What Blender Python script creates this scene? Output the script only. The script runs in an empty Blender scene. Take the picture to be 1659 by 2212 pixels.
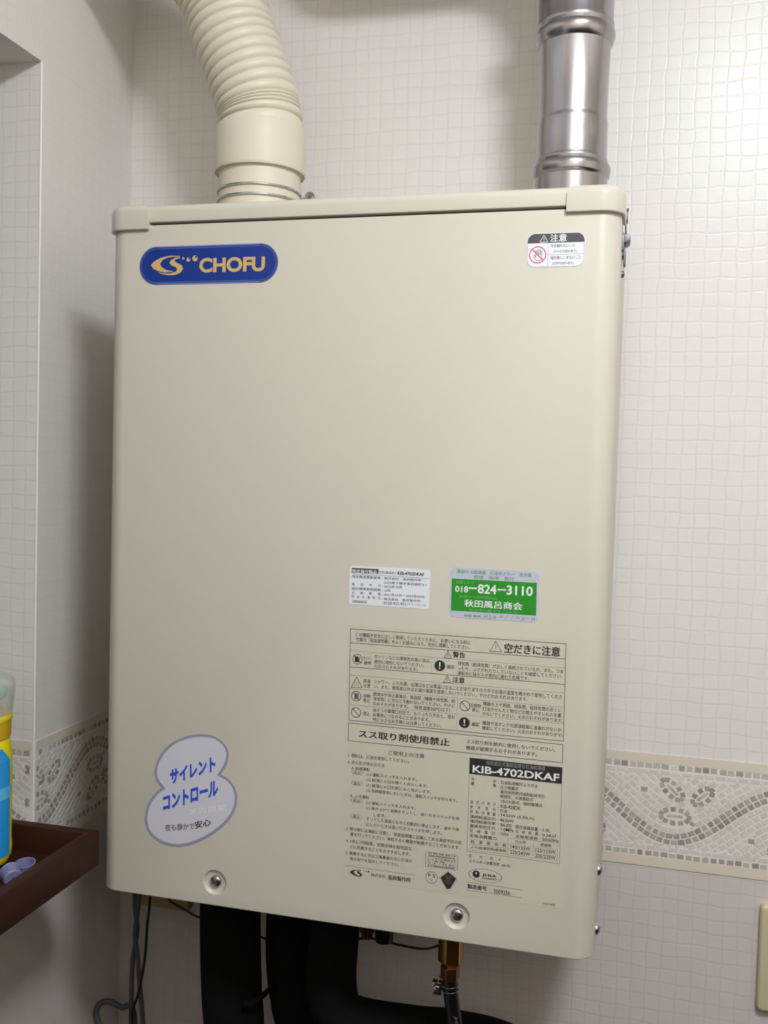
import bpy, bmesh, math, random
from mathutils import Vector, Matrix

scene = bpy.context.scene
col = scene.collection
PI = math.pi

# ---------------------------------------------------------------- camera
FPIX = 2094.22
CAM = Vector((0.23233, -0.89290, 0.00924))
YAW, PITCH, ROLL = math.radians(14.4329), math.radians(-2.5872), math.radians(1.5749)
f0 = Vector((-math.sin(YAW), math.cos(YAW), 0)); r0 = Vector((math.cos(YAW), math.sin(YAW), 0)); u0 = Vector((0, 0, 1))
fwd = f0 * math.cos(PITCH) + u0 * math.sin(PITCH)
up_ = u0 * math.cos(PITCH) - f0 * math.sin(PITCH)
rgt = r0 * math.cos(ROLL) + up_ * math.sin(ROLL)
up_ = up_ * math.cos(ROLL) - r0 * math.sin(ROLL)
cd = bpy.data.cameras.new('camera')
cam = bpy.data.objects.new('camera', cd)
col.objects.link(cam)
cd.sensor_fit = 'VERTICAL'; cd.sensor_height = 24.0; cd.lens = 24.0 * FPIX / 2212.0
cd.clip_start = 0.01; cd.clip_end = 50
cam.matrix_world = Matrix(((rgt.x, up_.x, -fwd.x, CAM.x), (rgt.y, up_.y, -fwd.y, CAM.y), (rgt.z, up_.z, -fwd.z, CAM.z), (0, 0, 0, 1)))
scene.camera = cam

# ---------------------------------------------------------------- light set-up
vs = scene.view_settings
scene.display_settings.display_device = 'sRGB'
vs.view_transform = 'Standard'; vs.look = 'None'; vs.gamma = 1.0; vs.use_curve_mapping = False
vs.exposure = 0.0
world = bpy.data.worlds.new('night'); scene.world = world; world.use_nodes = True
world.node_tree.nodes['Background'].inputs[0].default_value = (0.01, 0.012, 0.016, 1)
LAMP_XY = (0.52, -0.84)          # round ceiling light in the middle of the small room
LAMP_STRENGTH = 87.0
LAMP_COLOR = (0.935, 0.985, 1.08, 1)
CEIL, FLOOR = 0.87, -1.44
XL, XR, YB, YF = -0.4158, 1.40, 0.26, -1.40
SOFFIT, SILL, JAMB = 0.4455, -0.408, 0.0625

# ---------------------------------------------------------------- helpers
def lin(c):
    return tuple(((x / 255.0) / 12.92 if x / 255.0 <= 0.04045 else ((x / 255.0 + 0.055) / 1.055) ** 2.4) for x in c) + (1.0,)

def nodes_of(name):
    m = bpy.data.materials.new(name); m.use_nodes = True
    nt = m.node_tree
    return m, nt, nt.nodes['Principled BSDF']

def mat(name, rgb, rough=0.5, metal=0.0, spec=0.5, vary=0.04, scale=40.0, bump=0.0, trans=0.0, coat=0.0, stretch=None):
    """Principled material whose colour and roughness drift a little with procedural noise."""
    m, nt, b = nodes_of(name)
    N = nt.nodes; Lk = nt.links
    tc = N.new('ShaderNodeTexCoord'); nz = N.new('ShaderNodeTexNoise')
    nz.inputs['Scale'].default_value = scale; nz.inputs['Detail'].default_value = 3
    if stretch:
        mp = N.new('ShaderNodeMapping'); mp.inputs['Scale'].default_value = stretch
        Lk.new(tc.outputs['Object'], mp.inputs[0]); Lk.new(mp.outputs[0], nz.inputs['Vector'])
    else:
        Lk.new(tc.outputs['Object'], nz.inputs['Vector'])
    c = lin(rgb)
    mix = N.new('ShaderNodeMix'); mix.data_type = 'RGBA'
    mix.inputs[6].default_value = tuple(x * (1 - vary) for x in c[:3]) + (1,)
    mix.inputs[7].default_value = tuple(min(1, x * (1 + vary)) for x in c[:3]) + (1,)
    Lk.new(nz.outputs['Fac'], mix.inputs[0]); Lk.new(mix.outputs[2], b.inputs['Base Color'])
    b.inputs['Roughness'].default_value = rough; b.inputs['Metallic'].default_value = metal
    b.inputs['Specular IOR Level'].default_value = spec
    b.inputs['Transmission Weight'].default_value = trans
    b.inputs['Coat Weight'].default_value = coat
    if bump:
        bp = N.new('ShaderNodeBump'); bp.inputs['Strength'].default_value = 1.0; bp.inputs['Distance'].default_value = bump
        Lk.new(nz.outputs['Fac'], bp.inputs['Height']); Lk.new(bp.outputs[0], b.inputs['Normal'])
    return m

def wall_mat(name, axis, tile, grout, emboss=0.00013, pitch=0.0166):
    """Embossed square-mosaic wall covering, laid in real metres along the wall."""
    m, nt, b = nodes_of(name); N = nt.nodes; Lk = nt.links
    def math_(op, a, bb=None, c=None):
        n = N.new('ShaderNodeMath'); n.operation = op
        for i, v in enumerate((a, bb, c)):
            if v is None: continue
            if isinstance(v, (int, float)): n.inputs[i].default_value = v
            else: Lk.new(v, n.inputs[i])
        return n.outputs[0]
    tc = N.new('ShaderNodeTexCoord'); sp = N.new('ShaderNodeSeparateXYZ'); Lk.new(tc.outputs['Object'], sp.inputs[0])
    wob = N.new('ShaderNodeTexNoise'); wob.inputs['Scale'].default_value = 32; wob.inputs['Detail'].default_value = 1
    Lk.new(tc.outputs['Object'], wob.inputs['Vector'])
    ws = N.new('ShaderNodeSeparateColor'); Lk.new(wob.outputs['Color'], ws.inputs[0])
    u = math_('ADD', math_('DIVIDE', sp.outputs[axis], pitch), math_('MULTIPLY', math_('SUBTRACT', ws.outputs[0], 0.5), 0.42))
    v = math_('ADD', math_('DIVIDE', sp.outputs[2], pitch), math_('MULTIPLY', math_('SUBTRACT', ws.outputs[1], 0.5), 0.42))
    fu = math_('FRACT', u); fv = math_('FRACT', v)
    eu = math_('MINIMUM', fu, math_('SUBTRACT', 1.0, fu)); ev = math_('MINIMUM', fv, math_('SUBTRACT', 1.0, fv))
    e = math_('MINIMUM', eu, ev)
    mr = N.new('ShaderNodeMapRange'); mr.interpolation_type = 'SMOOTHSTEP'
    mr.inputs['From Min'].default_value = 0.015; mr.inputs['From Max'].default_value = 0.11
    Lk.new(e, mr.inputs['Value'])
    cell = N.new('ShaderNodeCombineXYZ'); Lk.new(math_('FLOOR', u), cell.inputs[0]); Lk.new(math_('FLOOR', v), cell.inputs[1])
    wn = N.new('ShaderNodeTexWhiteNoise'); wn.noise_dimensions = '2D'; Lk.new(cell.outputs[0], wn.inputs['Vector'])
    cs = N.new('ShaderNodeSeparateColor'); Lk.new(wn.outputs['Color'], cs.inputs[0])
    tilt = math_('ADD', math_('MULTIPLY', math_('SUBTRACT', cs.outputs[0], 0.5), math_('SUBTRACT', fu, 0.5)),
                 math_('MULTIPLY', math_('SUBTRACT', cs.outputs[1], 0.5), math_('SUBTRACT', fv, 0.5)))
    fine = N.new('ShaderNodeTexNoise'); fine.inputs['Scale'].default_value = 260; fine.inputs['Detail'].default_value = 2
    Lk.new(tc.outputs['Object'], fine.inputs['Vector'])
    h = math_('ADD', math_('ADD', mr.outputs[0], math_('MULTIPLY', tilt, 0.75)), math_('MULTIPLY', fine.outputs['Fac'], 0.75))
    bp = N.new('ShaderNodeBump'); bp.inputs['Strength'].default_value = 0.8; bp.inputs['Distance'].default_value = emboss
    Lk.new(h, bp.inputs['Height']); Lk.new(bp.outputs[0], b.inputs['Normal'])
    mix = N.new('ShaderNodeMix'); mix.data_type = 'RGBA'
    mix.inputs[6].default_value = lin(grout); mix.inputs[7].default_value = lin(tile)
    # a little of the grout line is printed into the wall covering, and the tiles differ slightly
    Lk.new(math_('MULTIPLY', mr.outputs[0], math_('ADD', 0.88, math_('MULTIPLY', cs.outputs[2], 0.12))), mix.inputs[0])
    Lk.new(mix.outputs[2], b.inputs['Base Color'])
    b.inputs['Roughness'].default_value = 0.33; b.inputs['Specular IOR Level'].default_value = 0.35
    return m

class MB:
    def __init__(s): s.v = []; s.f = []; s.m = []
    def add(s, vs_, fs_, mi=0):
        o = len(s.v); s.v += [tuple(p) for p in vs_]
        for f in fs_: s.f.append(tuple(i + o for i in f)); s.m.append(mi)
        return s
    def box(s, x0, x1, y0, y1, z0, z1, mi=0):
        vs_ = [(x, y, z) for x in (x0, x1) for y in (y0, y1) for z in (z0, z1)]
        return s.add(vs_, [(0, 1, 3, 2), (4, 6, 7, 5), (0, 4, 5, 1), (2, 3, 7, 6), (0, 2, 6, 4), (1, 5, 7, 3)], mi)
    def lathe(s, prof, seg=48, mi=0, M=None, cap=False):
        vs_ = []; n = len(prof)
        for r, z in prof:
            for k in range(seg):
                a = 2 * PI * k / seg; p = Vector((r * math.cos(a), r * math.sin(a), z))
                vs_.append(M @ p if M else p)
        fs_ = [(i * seg + k, i * seg + (k + 1) % seg, (i + 1) * seg + (k + 1) % seg, (i + 1) * seg + k) for i in range(n - 1) for k in range(seg)]
        if cap: fs_ += [tuple(range(seg - 1, -1, -1)), tuple((n - 1) * seg + k for k in range(seg))]
        return s.add(vs_, fs_, mi)
    def tube(s, pts, rad, seg=16, mi=0, caps=True, closed=False):
        P = [Vector(p) for p in pts]; n = len(P)
        R = rad if isinstance(rad, (list, tuple)) else [rad] * n
        T = []
        for i in range(n):
            a = P[(i - 1) % n] if (closed or i > 0) else P[0]; b = P[(i + 1) % n] if (closed or i < n - 1) else P[-1]
            T.append((b - a).normalized())
        ref = Vector((0, 0, 1)) if abs(T[0].z) < 0.9 else Vector((0, 1, 0))
        nn = (ref - T[0] * ref.dot(T[0])).normalized()
        vs_ = []
        for i in range(n):
            nn = (nn - T[i] * nn.dot(T[i])).normalized(); bb = T[i].cross(nn)
            for k in range(seg):
                a = 2 * PI * k / seg; vs_.append(P[i] + (nn * math.cos(a) + bb * math.sin(a)) * R[i])
        lim = n if closed else n - 1
        fs_ = [(i * seg + k, i * seg + (k + 1) % seg, ((i + 1) % n) * seg + (k + 1) % seg, ((i + 1) % n) * seg + k) for i in range(lim) for k in range(seg)]
        if caps and not closed: fs_ += [tuple(range(seg - 1, -1, -1)), tuple((n - 1) * seg + k for k in range(seg))]
        return s.add(vs_, fs_, mi)
    def rings(s, rings, mi=0):
        n = len(rings[0]); vs_ = [p for r in rings for p in r]
        fs_ = [(i * n + k, i * n + (k + 1) % n, (i + 1) * n + (k + 1) % n, (i + 1) * n + k) for i in range(len(rings) - 1) for k in range(n)]
        fs_ += [tuple(range(n - 1, -1, -1)), tuple((len(rings) - 1) * n + k for k in range(n))]
        return s.add(vs_, fs_, mi)
    def prism(s, outline, z0, z1, top=0.0, bot=0.0, mi=0, steps=5):
        """Vertical prism of a counter-clockwise outline with rounded top and bottom edges."""
        R = []
        def ring(d, z): return [(x, y, z) for x, y in inset(outline, d)]
        if bot:
            for i in range(steps): a = PI / 2 * i / steps; R.append(ring(bot * (1 - math.sin(a)), z0 + bot * (1 - math.cos(a))))
        R.append(ring(0, z0 + bot)); R.append(ring(0, z1 - top))
        if top:
            for i in range(1, steps + 1): a = PI / 2 * i / steps; R.append(ring(top * (1 - math.cos(a)), z1 - top + top * math.sin(a)))
        return s.rings(R, mi)
    def face(s, pts, mi=0): return s.add(pts, [tuple(range(len(pts)))], mi)
    def build(s, name, mats, parent=None, angle=35, bevel=0.0, flip=False):
        me = bpy.data.meshes.new(name); me.from_pydata(s.v, [], s.f); 
        mats = mats if isinstance(mats, (list, tuple)) else [mats]
        for m in mats: me.materials.append(m)
        me.polygons.foreach_set('material_index', s.m)
        bm = bmesh.new(); bm.from_mesh(me)
        bmesh.ops.recalc_face_normals(bm, faces=bm.faces)
        if bevel:
            ed = [e for e in bm.edges if len(e.link_faces) == 2 and e.calc_face_angle(0) > 0.6]
            bmesh.ops.bevel(bm, geom=ed, offset=bevel, segments=3, affect='EDGES', profile=0.5, clamp_overlap=True)
        bm.to_mesh(me); bm.free()
        me.polygons.foreach_set('use_smooth', [True] * len(me.polygons))
        me.set_sharp_from_angle(angle=math.radians(angle))
        return link(name, me, parent)

def inset(poly, d):
    if abs(d) < 1e-9: return list(poly)
    n = len(poly); out = []
    for i in range(n):
        p0, p1, p2 = Vector(poly[i - 1]), Vector(poly[i]), Vector(poly[(i + 1) % n])
        a = (p1 - p0).normalized(); b = (p2 - p1).normalized()
        na, nb = Vector((-a.y, a.x)), Vector((-b.y, b.x))
        k = (na + nb); k = k / max(0.3, (1 + na.dot(nb)))
        q = p1 + k * d; out.append((q.x, q.y))
    return out

def rrect(x0, x1, y0, y1, r, seg=8):
    """Counter-clockwise rounded rectangle; r = radii of (x0y0, x1y0, x1y1, x0y1)."""
    r = r if isinstance(r, (list, tuple)) else [r] * 4
    o = []
    for (cx, cy, a0, rr) in ((x0 + r[0], y0 + r[0], PI, r[0]), (x1 - r[1], y0 + r[1], 1.5 * PI, r[1]), (x1 - r[2], y1 - r[2], 0, r[2]), (x0 + r[3], y1 - r[3], PI / 2, r[3])):
        if rr < 1e-6: o.append((cx, cy)); continue
        for i in range(seg + 1):
            a = a0 + PI / 2 * i / seg; o.append((cx + rr * math.cos(a), cy + rr * math.sin(a)))
    return o

def link(name, me, parent=None):
    o = bpy.data.objects.new(name, me); col.objects.link(o)
    if parent is not None:
        o.parent = parent
        if parent.type == 'EMPTY': o.matrix_parent_inverse = Matrix.Translation(-parent.location)
    return o

def tag(o, label, cat, group=None):
    o['label'] = label; o['category'] = cat
    if group: o['group'] = group
    return o

def thing(name, label, cat, loc, group=None):
    o = bpy.data.objects.new(name, None); col.objects.link(o)
    o.location = loc; o.empty_display_size = 0.03
    return tag(o, label, cat, group)

def struct(o, label=None):
    o['kind'] = 'structure'
    if label: o['label'] = label
    return o

def smooth_path(pts, per=8):
    """Catmull-Rom through the points."""
    P = [Vector(p) for p in pts]; P = [P[0] * 2 - P[1]] + P + [P[-1] * 2 - P[-2]]; out = []
    for i in range(1, len(P) - 2):
        for k in range(per):
            t = k / per; a, b, c, d = P[i - 1], P[i], P[i + 1], P[i + 2]
            out.append(0.5 * ((2 * b) + (c - a) * t + (2 * a - 5 * b + 4 * c - d) * t * t + (3 * b - a - 3 * c + d) * t ** 3))
    out.append(P[-2]); return out

# ---------------------------------------------------------------- materials
M_wall_x = wall_mat('mosaic wallcovering on the back wall', 0, (227, 223, 217), (221, 217, 212))
M_wall_y = wall_mat('mosaic wallcovering on the side wall', 1, (227, 223, 217), (224, 220, 214), 0.00006)
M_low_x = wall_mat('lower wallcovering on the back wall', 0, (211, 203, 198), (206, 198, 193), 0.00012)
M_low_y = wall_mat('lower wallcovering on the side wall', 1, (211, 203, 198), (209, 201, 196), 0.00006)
M_plain = mat('upper wall paper', (238, 228, 210), 0.6)
M_ceil = mat('ceiling paper', (236, 233, 226), 0.8)
M_floor = mat('dark floor boards', (40, 29, 22), 0.45, scale=6, vary=0.25, stretch=(1, 12, 1))
M_dado = mat('added bounce-cutting boards', (46, 34, 26), 0.55, scale=8, vary=0.15, stretch=(9, 9, 0.6))
M_panel = mat('beige coated steel', (205, 199, 184), 0.38, spec=0.4, vary=0.015, scale=900, bump=0.00003)
M_cap = mat('beige glossy plastic', (205, 199, 185), 0.16, spec=0.5, vary=0.01)
M_dark = mat('dark inner steel', (60, 58, 55), 0.6)
M_zinc = mat('zinc plated steel', (190, 190, 195), 0.25, metal=1.0)
M_latch = mat('dull plated steel', (120, 120, 122), 0.5, metal=1.0)
M_chrome = mat('bright plated wire', (200, 200, 202), 0.16, metal=1.0)
M_steel = mat('drawn stainless steel', (172, 170, 174), 0.27, metal=1.0, vary=0.10, scale=60, stretch=(6, 6, 0.7))
M_steel2 = mat('stainless ring', (166, 163, 166), 0.24, metal=1.0, vary=0.08, scale=60)
M_hose = mat('cream ribbed duct', (220, 213, 192), 0.42, vary=0.03)
M_collar = mat('cream duct socket', (218, 210, 190), 0.5, vary=0.02)
M_foam = mat('black foam insulation', (17, 17, 17), 0.9, spec=0.1, vary=0.2, scale=300)
M_cable = mat('grey cable sheath', (84, 82, 84), 0.55)
M_black = mat('black rubber', (24, 24, 26), 0.35)
M_green = mat('dark green wire', (26, 36, 24), 0.5)
M_brass = mat('brass', (196, 150, 60), 0.28, metal=1.0, vary=0.1)
M_copper = mat('dull brass', (140, 92, 56), 0.42, metal=1.0, vary=0.15)
M_wood = mat('dark stained wood', (52, 26, 13), 0.55, spec=0.25, vary=0.35, scale=30, stretch=(1, 0.25, 5))
M_board = mat('pale plywood', (176, 150, 105), 0.7, vary=0.1, scale=20)
M_lav = mat('lavender plastic', (122, 120, 160), 0.4, vary=0.04)
M_switch = mat('yellowed switch plate plastic', (206, 196, 158), 0.4, vary=0.02)
M_bead = mat('white corner bead', (240, 238, 234), 0.3)
# inks and label stocks
INK = {
    'k': mat('black print', (44, 42, 41), 0.5, vary=0.05), 'w': mat('white print', (232, 232, 230), 0.45),
    'g': mat('grey print', (150, 148, 146), 0.5), 'G': mat('green print', (92, 146, 94), 0.5), 'l': mat('pale green print', (120, 178, 112), 0.5),
    'o': mat('gold print', (206, 174, 110), 0.35), 'b': mat('blue print', (44, 84, 205), 0.45), 'n': mat('brown black print', (58, 48, 44), 0.5),
    'r': mat('red print', (214, 70, 84), 0.45), 'd': mat('charcoal print', (70, 68, 74), 0.45), 'p': mat('pencil grey', (112, 112, 122), 0.5),
    's': mat('silver grey print', (150, 152, 168), 0.4), 'h': mat('green field', (38, 142, 34), 0.45), 'B': mat('navy blue foil', (18, 50, 134), 0.3, vary=0.03),
    'L': mat('pale blue line', (120, 142, 200), 0.35), 'f': mat('thin grey line', (112, 108, 102), 0.5)}
M_white = mat('white label paper', (226, 228, 232), 0.4)
M_silver = mat('silver label film', (190, 194, 206), 0.35)
M_film = mat('clear label film', (203, 199, 181), 0.30)
M_bub = mat('pale lilac label film', (211, 210, 219), 0.4)

# ---------------------------------------------------------------- room shell
T = 0.2
BZ = -0.40                           # the border hides the joint between the two wallcoverings
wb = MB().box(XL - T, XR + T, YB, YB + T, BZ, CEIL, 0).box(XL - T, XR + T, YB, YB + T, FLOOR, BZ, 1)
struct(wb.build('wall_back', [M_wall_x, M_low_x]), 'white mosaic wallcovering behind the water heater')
wl = MB()
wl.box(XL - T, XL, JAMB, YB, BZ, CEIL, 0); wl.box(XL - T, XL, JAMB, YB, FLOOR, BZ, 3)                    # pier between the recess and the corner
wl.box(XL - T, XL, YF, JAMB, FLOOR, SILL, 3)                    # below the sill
wl.box(XL - T, XL, YF, JAMB, SOFFIT, CEIL, 0)                   # above the recess
wl.box(XL - T, XL, YF, -0.95, SILL, SOFFIT, 0)                  # near side of the recess
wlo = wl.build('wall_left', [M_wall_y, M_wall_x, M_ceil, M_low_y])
for p in wlo.data.polygons:
    if abs(p.normal.y) > 0.9: p.material_index = 1               # the jambs run the other way
    if abs(p.normal.z) > 0.9: p.material_index = 2
struct(wlo, 'white mosaic side wall with a window recess')
DADO = -0.14  # dark boards added low on the unseen walls to cut bounced light
struct(MB().box(XR, XR + T, YF - T, YB, DADO, CEIL, 0).box(XR - 0.004, XR + T, YF - T, YB, FLOOR, DADO, 1).build('wall_right', [M_plain, M_dado]))
struct(MB().box(XL - T, XR + T, YF - T, YF, DADO, CEIL, 0).box(XL, XR, YF - T, YF + 0.004, FLOOR, DADO, 1).build('wall_front', [M_plain, M_dado]))
struct(MB().box(XL - T, XR + T, YF - T, YB + T, FLOOR - 0.1, FLOOR).build('floor', M_floor))
struct(MB().box(XL - T, XR + T, YF - T, YB + T, CEIL, CEIL + 0.1).build('ceiling', M_ceil))
# window at the back of the recess
wf = MB()
for a in ((-0.95, -0.91, SILL, SOFFIT), (0.0225, JAMB, SILL, SOFFIT), (-0.91, 0.0225, SILL, SILL + 0.04), (-0.91, 0.0225, SOFFIT - 0.04, SOFFIT), (-0.46, -0.42, SILL + 0.04, SOFFIT - 0.04)):
    wf.box(XL - 0.185, XL - 0.15, *a)
win = struct(wf.build('window_1', mat('white window frame', (225, 225, 222), 0.4), bevel=0.002))
MB().box(XL - 0.172, XL - 0.166, -0.91, 0.0225, SILL + 0.04, SOFFIT - 0.04).build('pane', mat('frosted glass', (140, 146, 150), 0.35, trans=0.6), win)
# corner bead on the recess edge
o = rrect(XL - 0.0022, XL + 0.0006, JAMB - 0.0006, JAMB + 0.0022, 0.0009, 4)
struct(MB().prism(o, SILL, SOFFIT).build('trim_4', M_bead), 'thin white corner bead on the recess edge')

# ---------------------------------------------------------------- mosaic border
BT, BH = -0.3118, 0.1324            # top of the border and its height
tile_cols = [(152, 145, 133), (167, 159, 147), (180, 173, 162), (192, 186, 176), (168, 158, 152), (214, 209, 199), (217, 212, 203), (209, 204, 195)]
M_tiles = [mat('border tile %d' % i, c, 0.45, vary=0.05, scale=150) for i, c in enumerate(tile_cols)]
M_cream = mat('border cream edge', (219, 211, 193), 0.5, vary=0.02)
M_grout = mat('border grout', (226, 221, 213), 0.6, vary=0.03)
def border(name, s0, s1, phase, at, seed, label):
    """Mosaic strip: s runs along the wall, h down from the border's top; at(s, h, out) gives the point."""
    rnd = random.Random(seed); mb = MB(); grid = {}
    lam, amp, mid = 0.238, 0.0318, 0.0660
    A = lambda s: mid + amp * math.cos(2 * PI * (s - phase) / lam)
    def free(s, h, r):
        i, j = int(s // 0.01), int(h // 0.01)
        for a in range(i - 1, i + 2):
            for b in range(j - 1, j + 2):
                for (x, y, q) in grid.get((a, b), ()):
                    if (x - s) ** 2 + (y - h) ** 2 < (r + q) ** 2: return False
        return True
    def tile(s, h, w, l, ang, mi, r=None, force=False):
        r = r if r is not None else 0.46 * min(w, l)
        if not force and not free(s, h, r * 0.97): return
        grid.setdefault((int(s // 0.01), int(h // 0.01)), []).append((s, h, r))
        if s - l / 2 < s0 or s + l / 2 > s1: return
        ca, sa = math.cos(ang), math.sin(ang); q = []
        for (x, y) in ((-1, -1), (1, -1), (1, 1), (-1, 1)):
            x = x * l / 2 * rnd.uniform(0.86, 1.04); y = y * w / 2 * rnd.uniform(0.86, 1.04)
            q.append((s + x * ca - y * sa, h + x * sa + y * ca))
        cs, ch = sum(p[0] for p in q) / 4, sum(p[1] for p in q) / 4
        lift = 0.00080 + rnd.random() * 0.00012; top = [at(cs + (a - cs) * 0.86, ch + (b - ch) * 0.86, lift) for a, b in q]; base = [at(a, b, 0.00055) for a, b in q]
        mb.add(base + top, [(4, 5, 6, 7), (0, 1, 5, 4), (1, 2, 6, 5), (2, 3, 7, 6), (3, 0, 4, 7)], mi)
    dark = lambda: rnd.choice((0, 0, 1, 1, 1, 2, 2, 4)); mix = lambda: rnd.choice((0, 1, 1, 2, 2, 3, 3, 4, 6)); light = lambda: rnd.choice((5, 5, 6, 6, 7))
    # backing: cream edges with grout between
    for a, b, mi, out in ((0, 0.0105, 8, 0.0009), (0.0105, 0.1205, 9, 0.0006), (0.1205, BH, 8, 0.0009)):
        pts = [at(s0, a, out), at(s1, a, out), at(s1, b, out), at(s0, b, out)]; back = [at(s0, a, 0), at(s1, a, 0), at(s1, b, 0), at(s0, b, 0)]
        mb.add(pts + back, [(0, 1, 2, 3), (4, 7, 6, 5), (0, 4, 5, 1), (1, 5, 6, 2), (2, 6, 7, 3), (3, 7, 4, 0)], mi)
    p = 0.0090
    n0, n1 = int(math.floor((s0 - 0.05) / p)), int(math.ceil((s1 + 0.05) / p))
    for i in range(n0, n1 + 1):
        for h in (0.0140, 0.1172):
            tile(i * p + rnd.uniform(-.0005, .0005) + (0.003 if h > .1 else 0), h + rnd.uniform(-.0003, .0003), 0.0066, 0.0076 * rnd.uniform(.86, 1.1), rnd.uniform(-.05, .05), mix(), 0.0034, True)
    def wave_row(off, pick, w=0.0066, l=0.0072, force=False, rr=None):
        s = s0 - 0.03
        while s < s1 + 0.03:
            sl = -amp * 2 * PI / lam * math.sin(2 * PI * (s - phase) / lam); L_ = math.hypot(1, sl)
            ns, nh = -sl / L_, 1 / L_
            ps, ph = s + ns * off, A(s) + nh * off
            if 0.0205 < ph < 0.1105: tile(ps, ph, w, l * rnd.uniform(.85, 1.1), math.atan(sl), pick(), rr, force)
            s += (l + 0.0009) / L_ / max(0.55, 1 - off * (-(amp * (2 * PI / lam) ** 2) * math.cos(2 * PI * (s - phase) / lam)) / L_ ** 3)
    wave_row(-0.0036, dark, force=True, rr=0.0030); wave_row(0.0036, dark, force=True, rr=0.0030)
    # leaf sprays in each trough, mirrored under each crest
    def place(k, ds, h): return (phase + k * lam / 2 + ds * 0.98, h if k % 2 == 0 else 2 * mid - h)
    k0, k1 = int(math.floor((s0 - phase) / (lam / 2))) - 1, int(math.ceil((s1 - phase) / (lam / 2))) + 1
    for k in range(k0, k1 + 1):
        sg = 1 if k % 2 == 0 else -1
        def leaf(cx, ch, a, b, ang):
            for j in range(max(7, int(PI * (a + b) * 0.75 / 0.0066))):
                n_ = max(7, int(PI * (a + b) * 0.75 / 0.0066)); t = 2 * PI * j / n_
                x, y = a * 0.80 * math.cos(t), b * 0.70 * math.sin(t)
                X, Y = cx + x * math.cos(ang) - y * math.sin(ang), ch + x * math.sin(ang) + y * math.cos(ang)
                tx, ty = -a * math.sin(t), b * math.cos(t)
                S, H = place(k, X, Y); tile(S, H, 0.0060, 0.0060, sg * (math.atan2(ty, tx) + ang), dark(), 0.0027, True)
            for j in (-1, 0, 1):
                S, H = place(k, cx + j * a * 0.3 * math.cos(ang), ch + j * a * 0.3 * math.sin(ang)); tile(S, H, 0.0034, 0.0058, sg * ang, rnd.choice((2, 3)), 0.0021)
        for (x, h) in ((0.023, 0.0775), (0.0275, 0.0825), (0.0325, 0.0865), (0.0385, 0.0885)):
            S, H = place(k, x, h); tile(S, H, 0.005, 0.006, sg * 0.7, dark(), 0.0022)
        leaf(0.0030, 0.0705, 0.0200, 0.0115, 0.0)
        leaf(-0.0010, 0.0400, 0.0185, 0.0098, 0.72)
        leaf(0.0330, 0.0445, 0.0165, 0.0095, -0.72)
        S, H = place(k, -0.033, 0.0425); tile(S, H, 0.0076, 0.0062, PI / 2, 1, 0.0036)
    for i in range(n0, n1 + 1):
        for h in (0.0212, 0.1100):
            tile(i * p * 1.35, h, 0.0052, 0.0108, 0, light(), 0.0024)
    for n_ in range(1, 15):
        for sgn in (-1, 1): wave_row(sgn * (0.0036 + 0.0070 * n_), light, 0.0062, 0.0088, rr=0.0029)
    for _ in range(int((s1 - s0) * 9000)):
        S, H = rnd.uniform(s0, s1), rnd.uniform(0.0225, 0.1085); tile(S, H, 0.0036, 0.0042, math.atan(-amp * 2 * PI / lam * math.sin(2 * PI * (S - phase) / lam)), light(), 0.0024)
    bo = mb.build(name, M_tiles + [M_cream, M_grout], angle=20); bo.data.polygons.foreach_set('use_smooth', [False] * len(bo.data.polygons))
    return struct(bo, label)
border('trim_1', XL + 0.002, 1.0, 0.289, lambda s, h, out: (s, YB - out, BT - h), 3, 'mosaic vine border on the back wall')
border('trim_2', 0.0, YB - JAMB - 0.002, 0.004, lambda s, h, out: (XL + out, JAMB + 0.0022 + s, BT - h), 5, 'mosaic vine border on the side wall')
border('trim_3', -0.145, -0.0024, 0.004, lambda s, h, out: (XL + s, JAMB - out, BT - h), 7, 'mosaic vine border on the recess jamb')

# ---------------------------------------------------------------- ceiling light
lamp = thing('ceiling_light', 'round domed ceiling light in the middle of the ceiling', 'lamp', (LAMP_XY[0], LAMP_XY[1], CEIL))
ML = Matrix.Translation((LAMP_XY[0], LAMP_XY[1], 0))
MB().lathe([(0.001, CEIL), (0.155, CEIL), (0.155, CEIL - 0.022), (0.145, CEIL - 0.028), (0.001, CEIL - 0.028)], 48, 0, ML).build('base', M_bead, lamp)
me_, nt_, b_ = nodes_of('lit opal shade')
b_.inputs['Base Color'].default_value = (0.9, 0.9, 0.88, 1)
b_.inputs['Emission Color'].default_value = LAMP_COLOR; b_.inputs['Emission Strength'].default_value = LAMP_STRENGTH
dp = [(0.142, CEIL - 0.028)] + [(0.142 * math.cos(a), CEIL - 0.028 - 0.075 * math.sin(a)) for a in [PI / 2 * i / 12 for i in range(1, 12)]] + [(0.001, CEIL - 0.103)]
MB().lathe(dp, 48, 0, ML).build('shade', me_, lamp)

# ---------------------------------------------------------------- water heater
HL, HR, HB, HT, HD = -0.2945, 0.2125, -0.4387, 0.2467, 0.24
heater = thing('water_heater', 'beige wall-hung water heater with labels on its front panel', 'water heater', (-0.04, 0.12, HB))
SCREWS = [(-0.1637, -0.4142), (0.0843, -0.4133)]
cover = MB().prism(rrect(HL, HR, 0, HD, [0.020, 0.020, 0.003, 0.003], 10), HB, HT - 0.0006, top=0.0006, bot=0.0016).build('front_cover', M_panel, heater)
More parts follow.
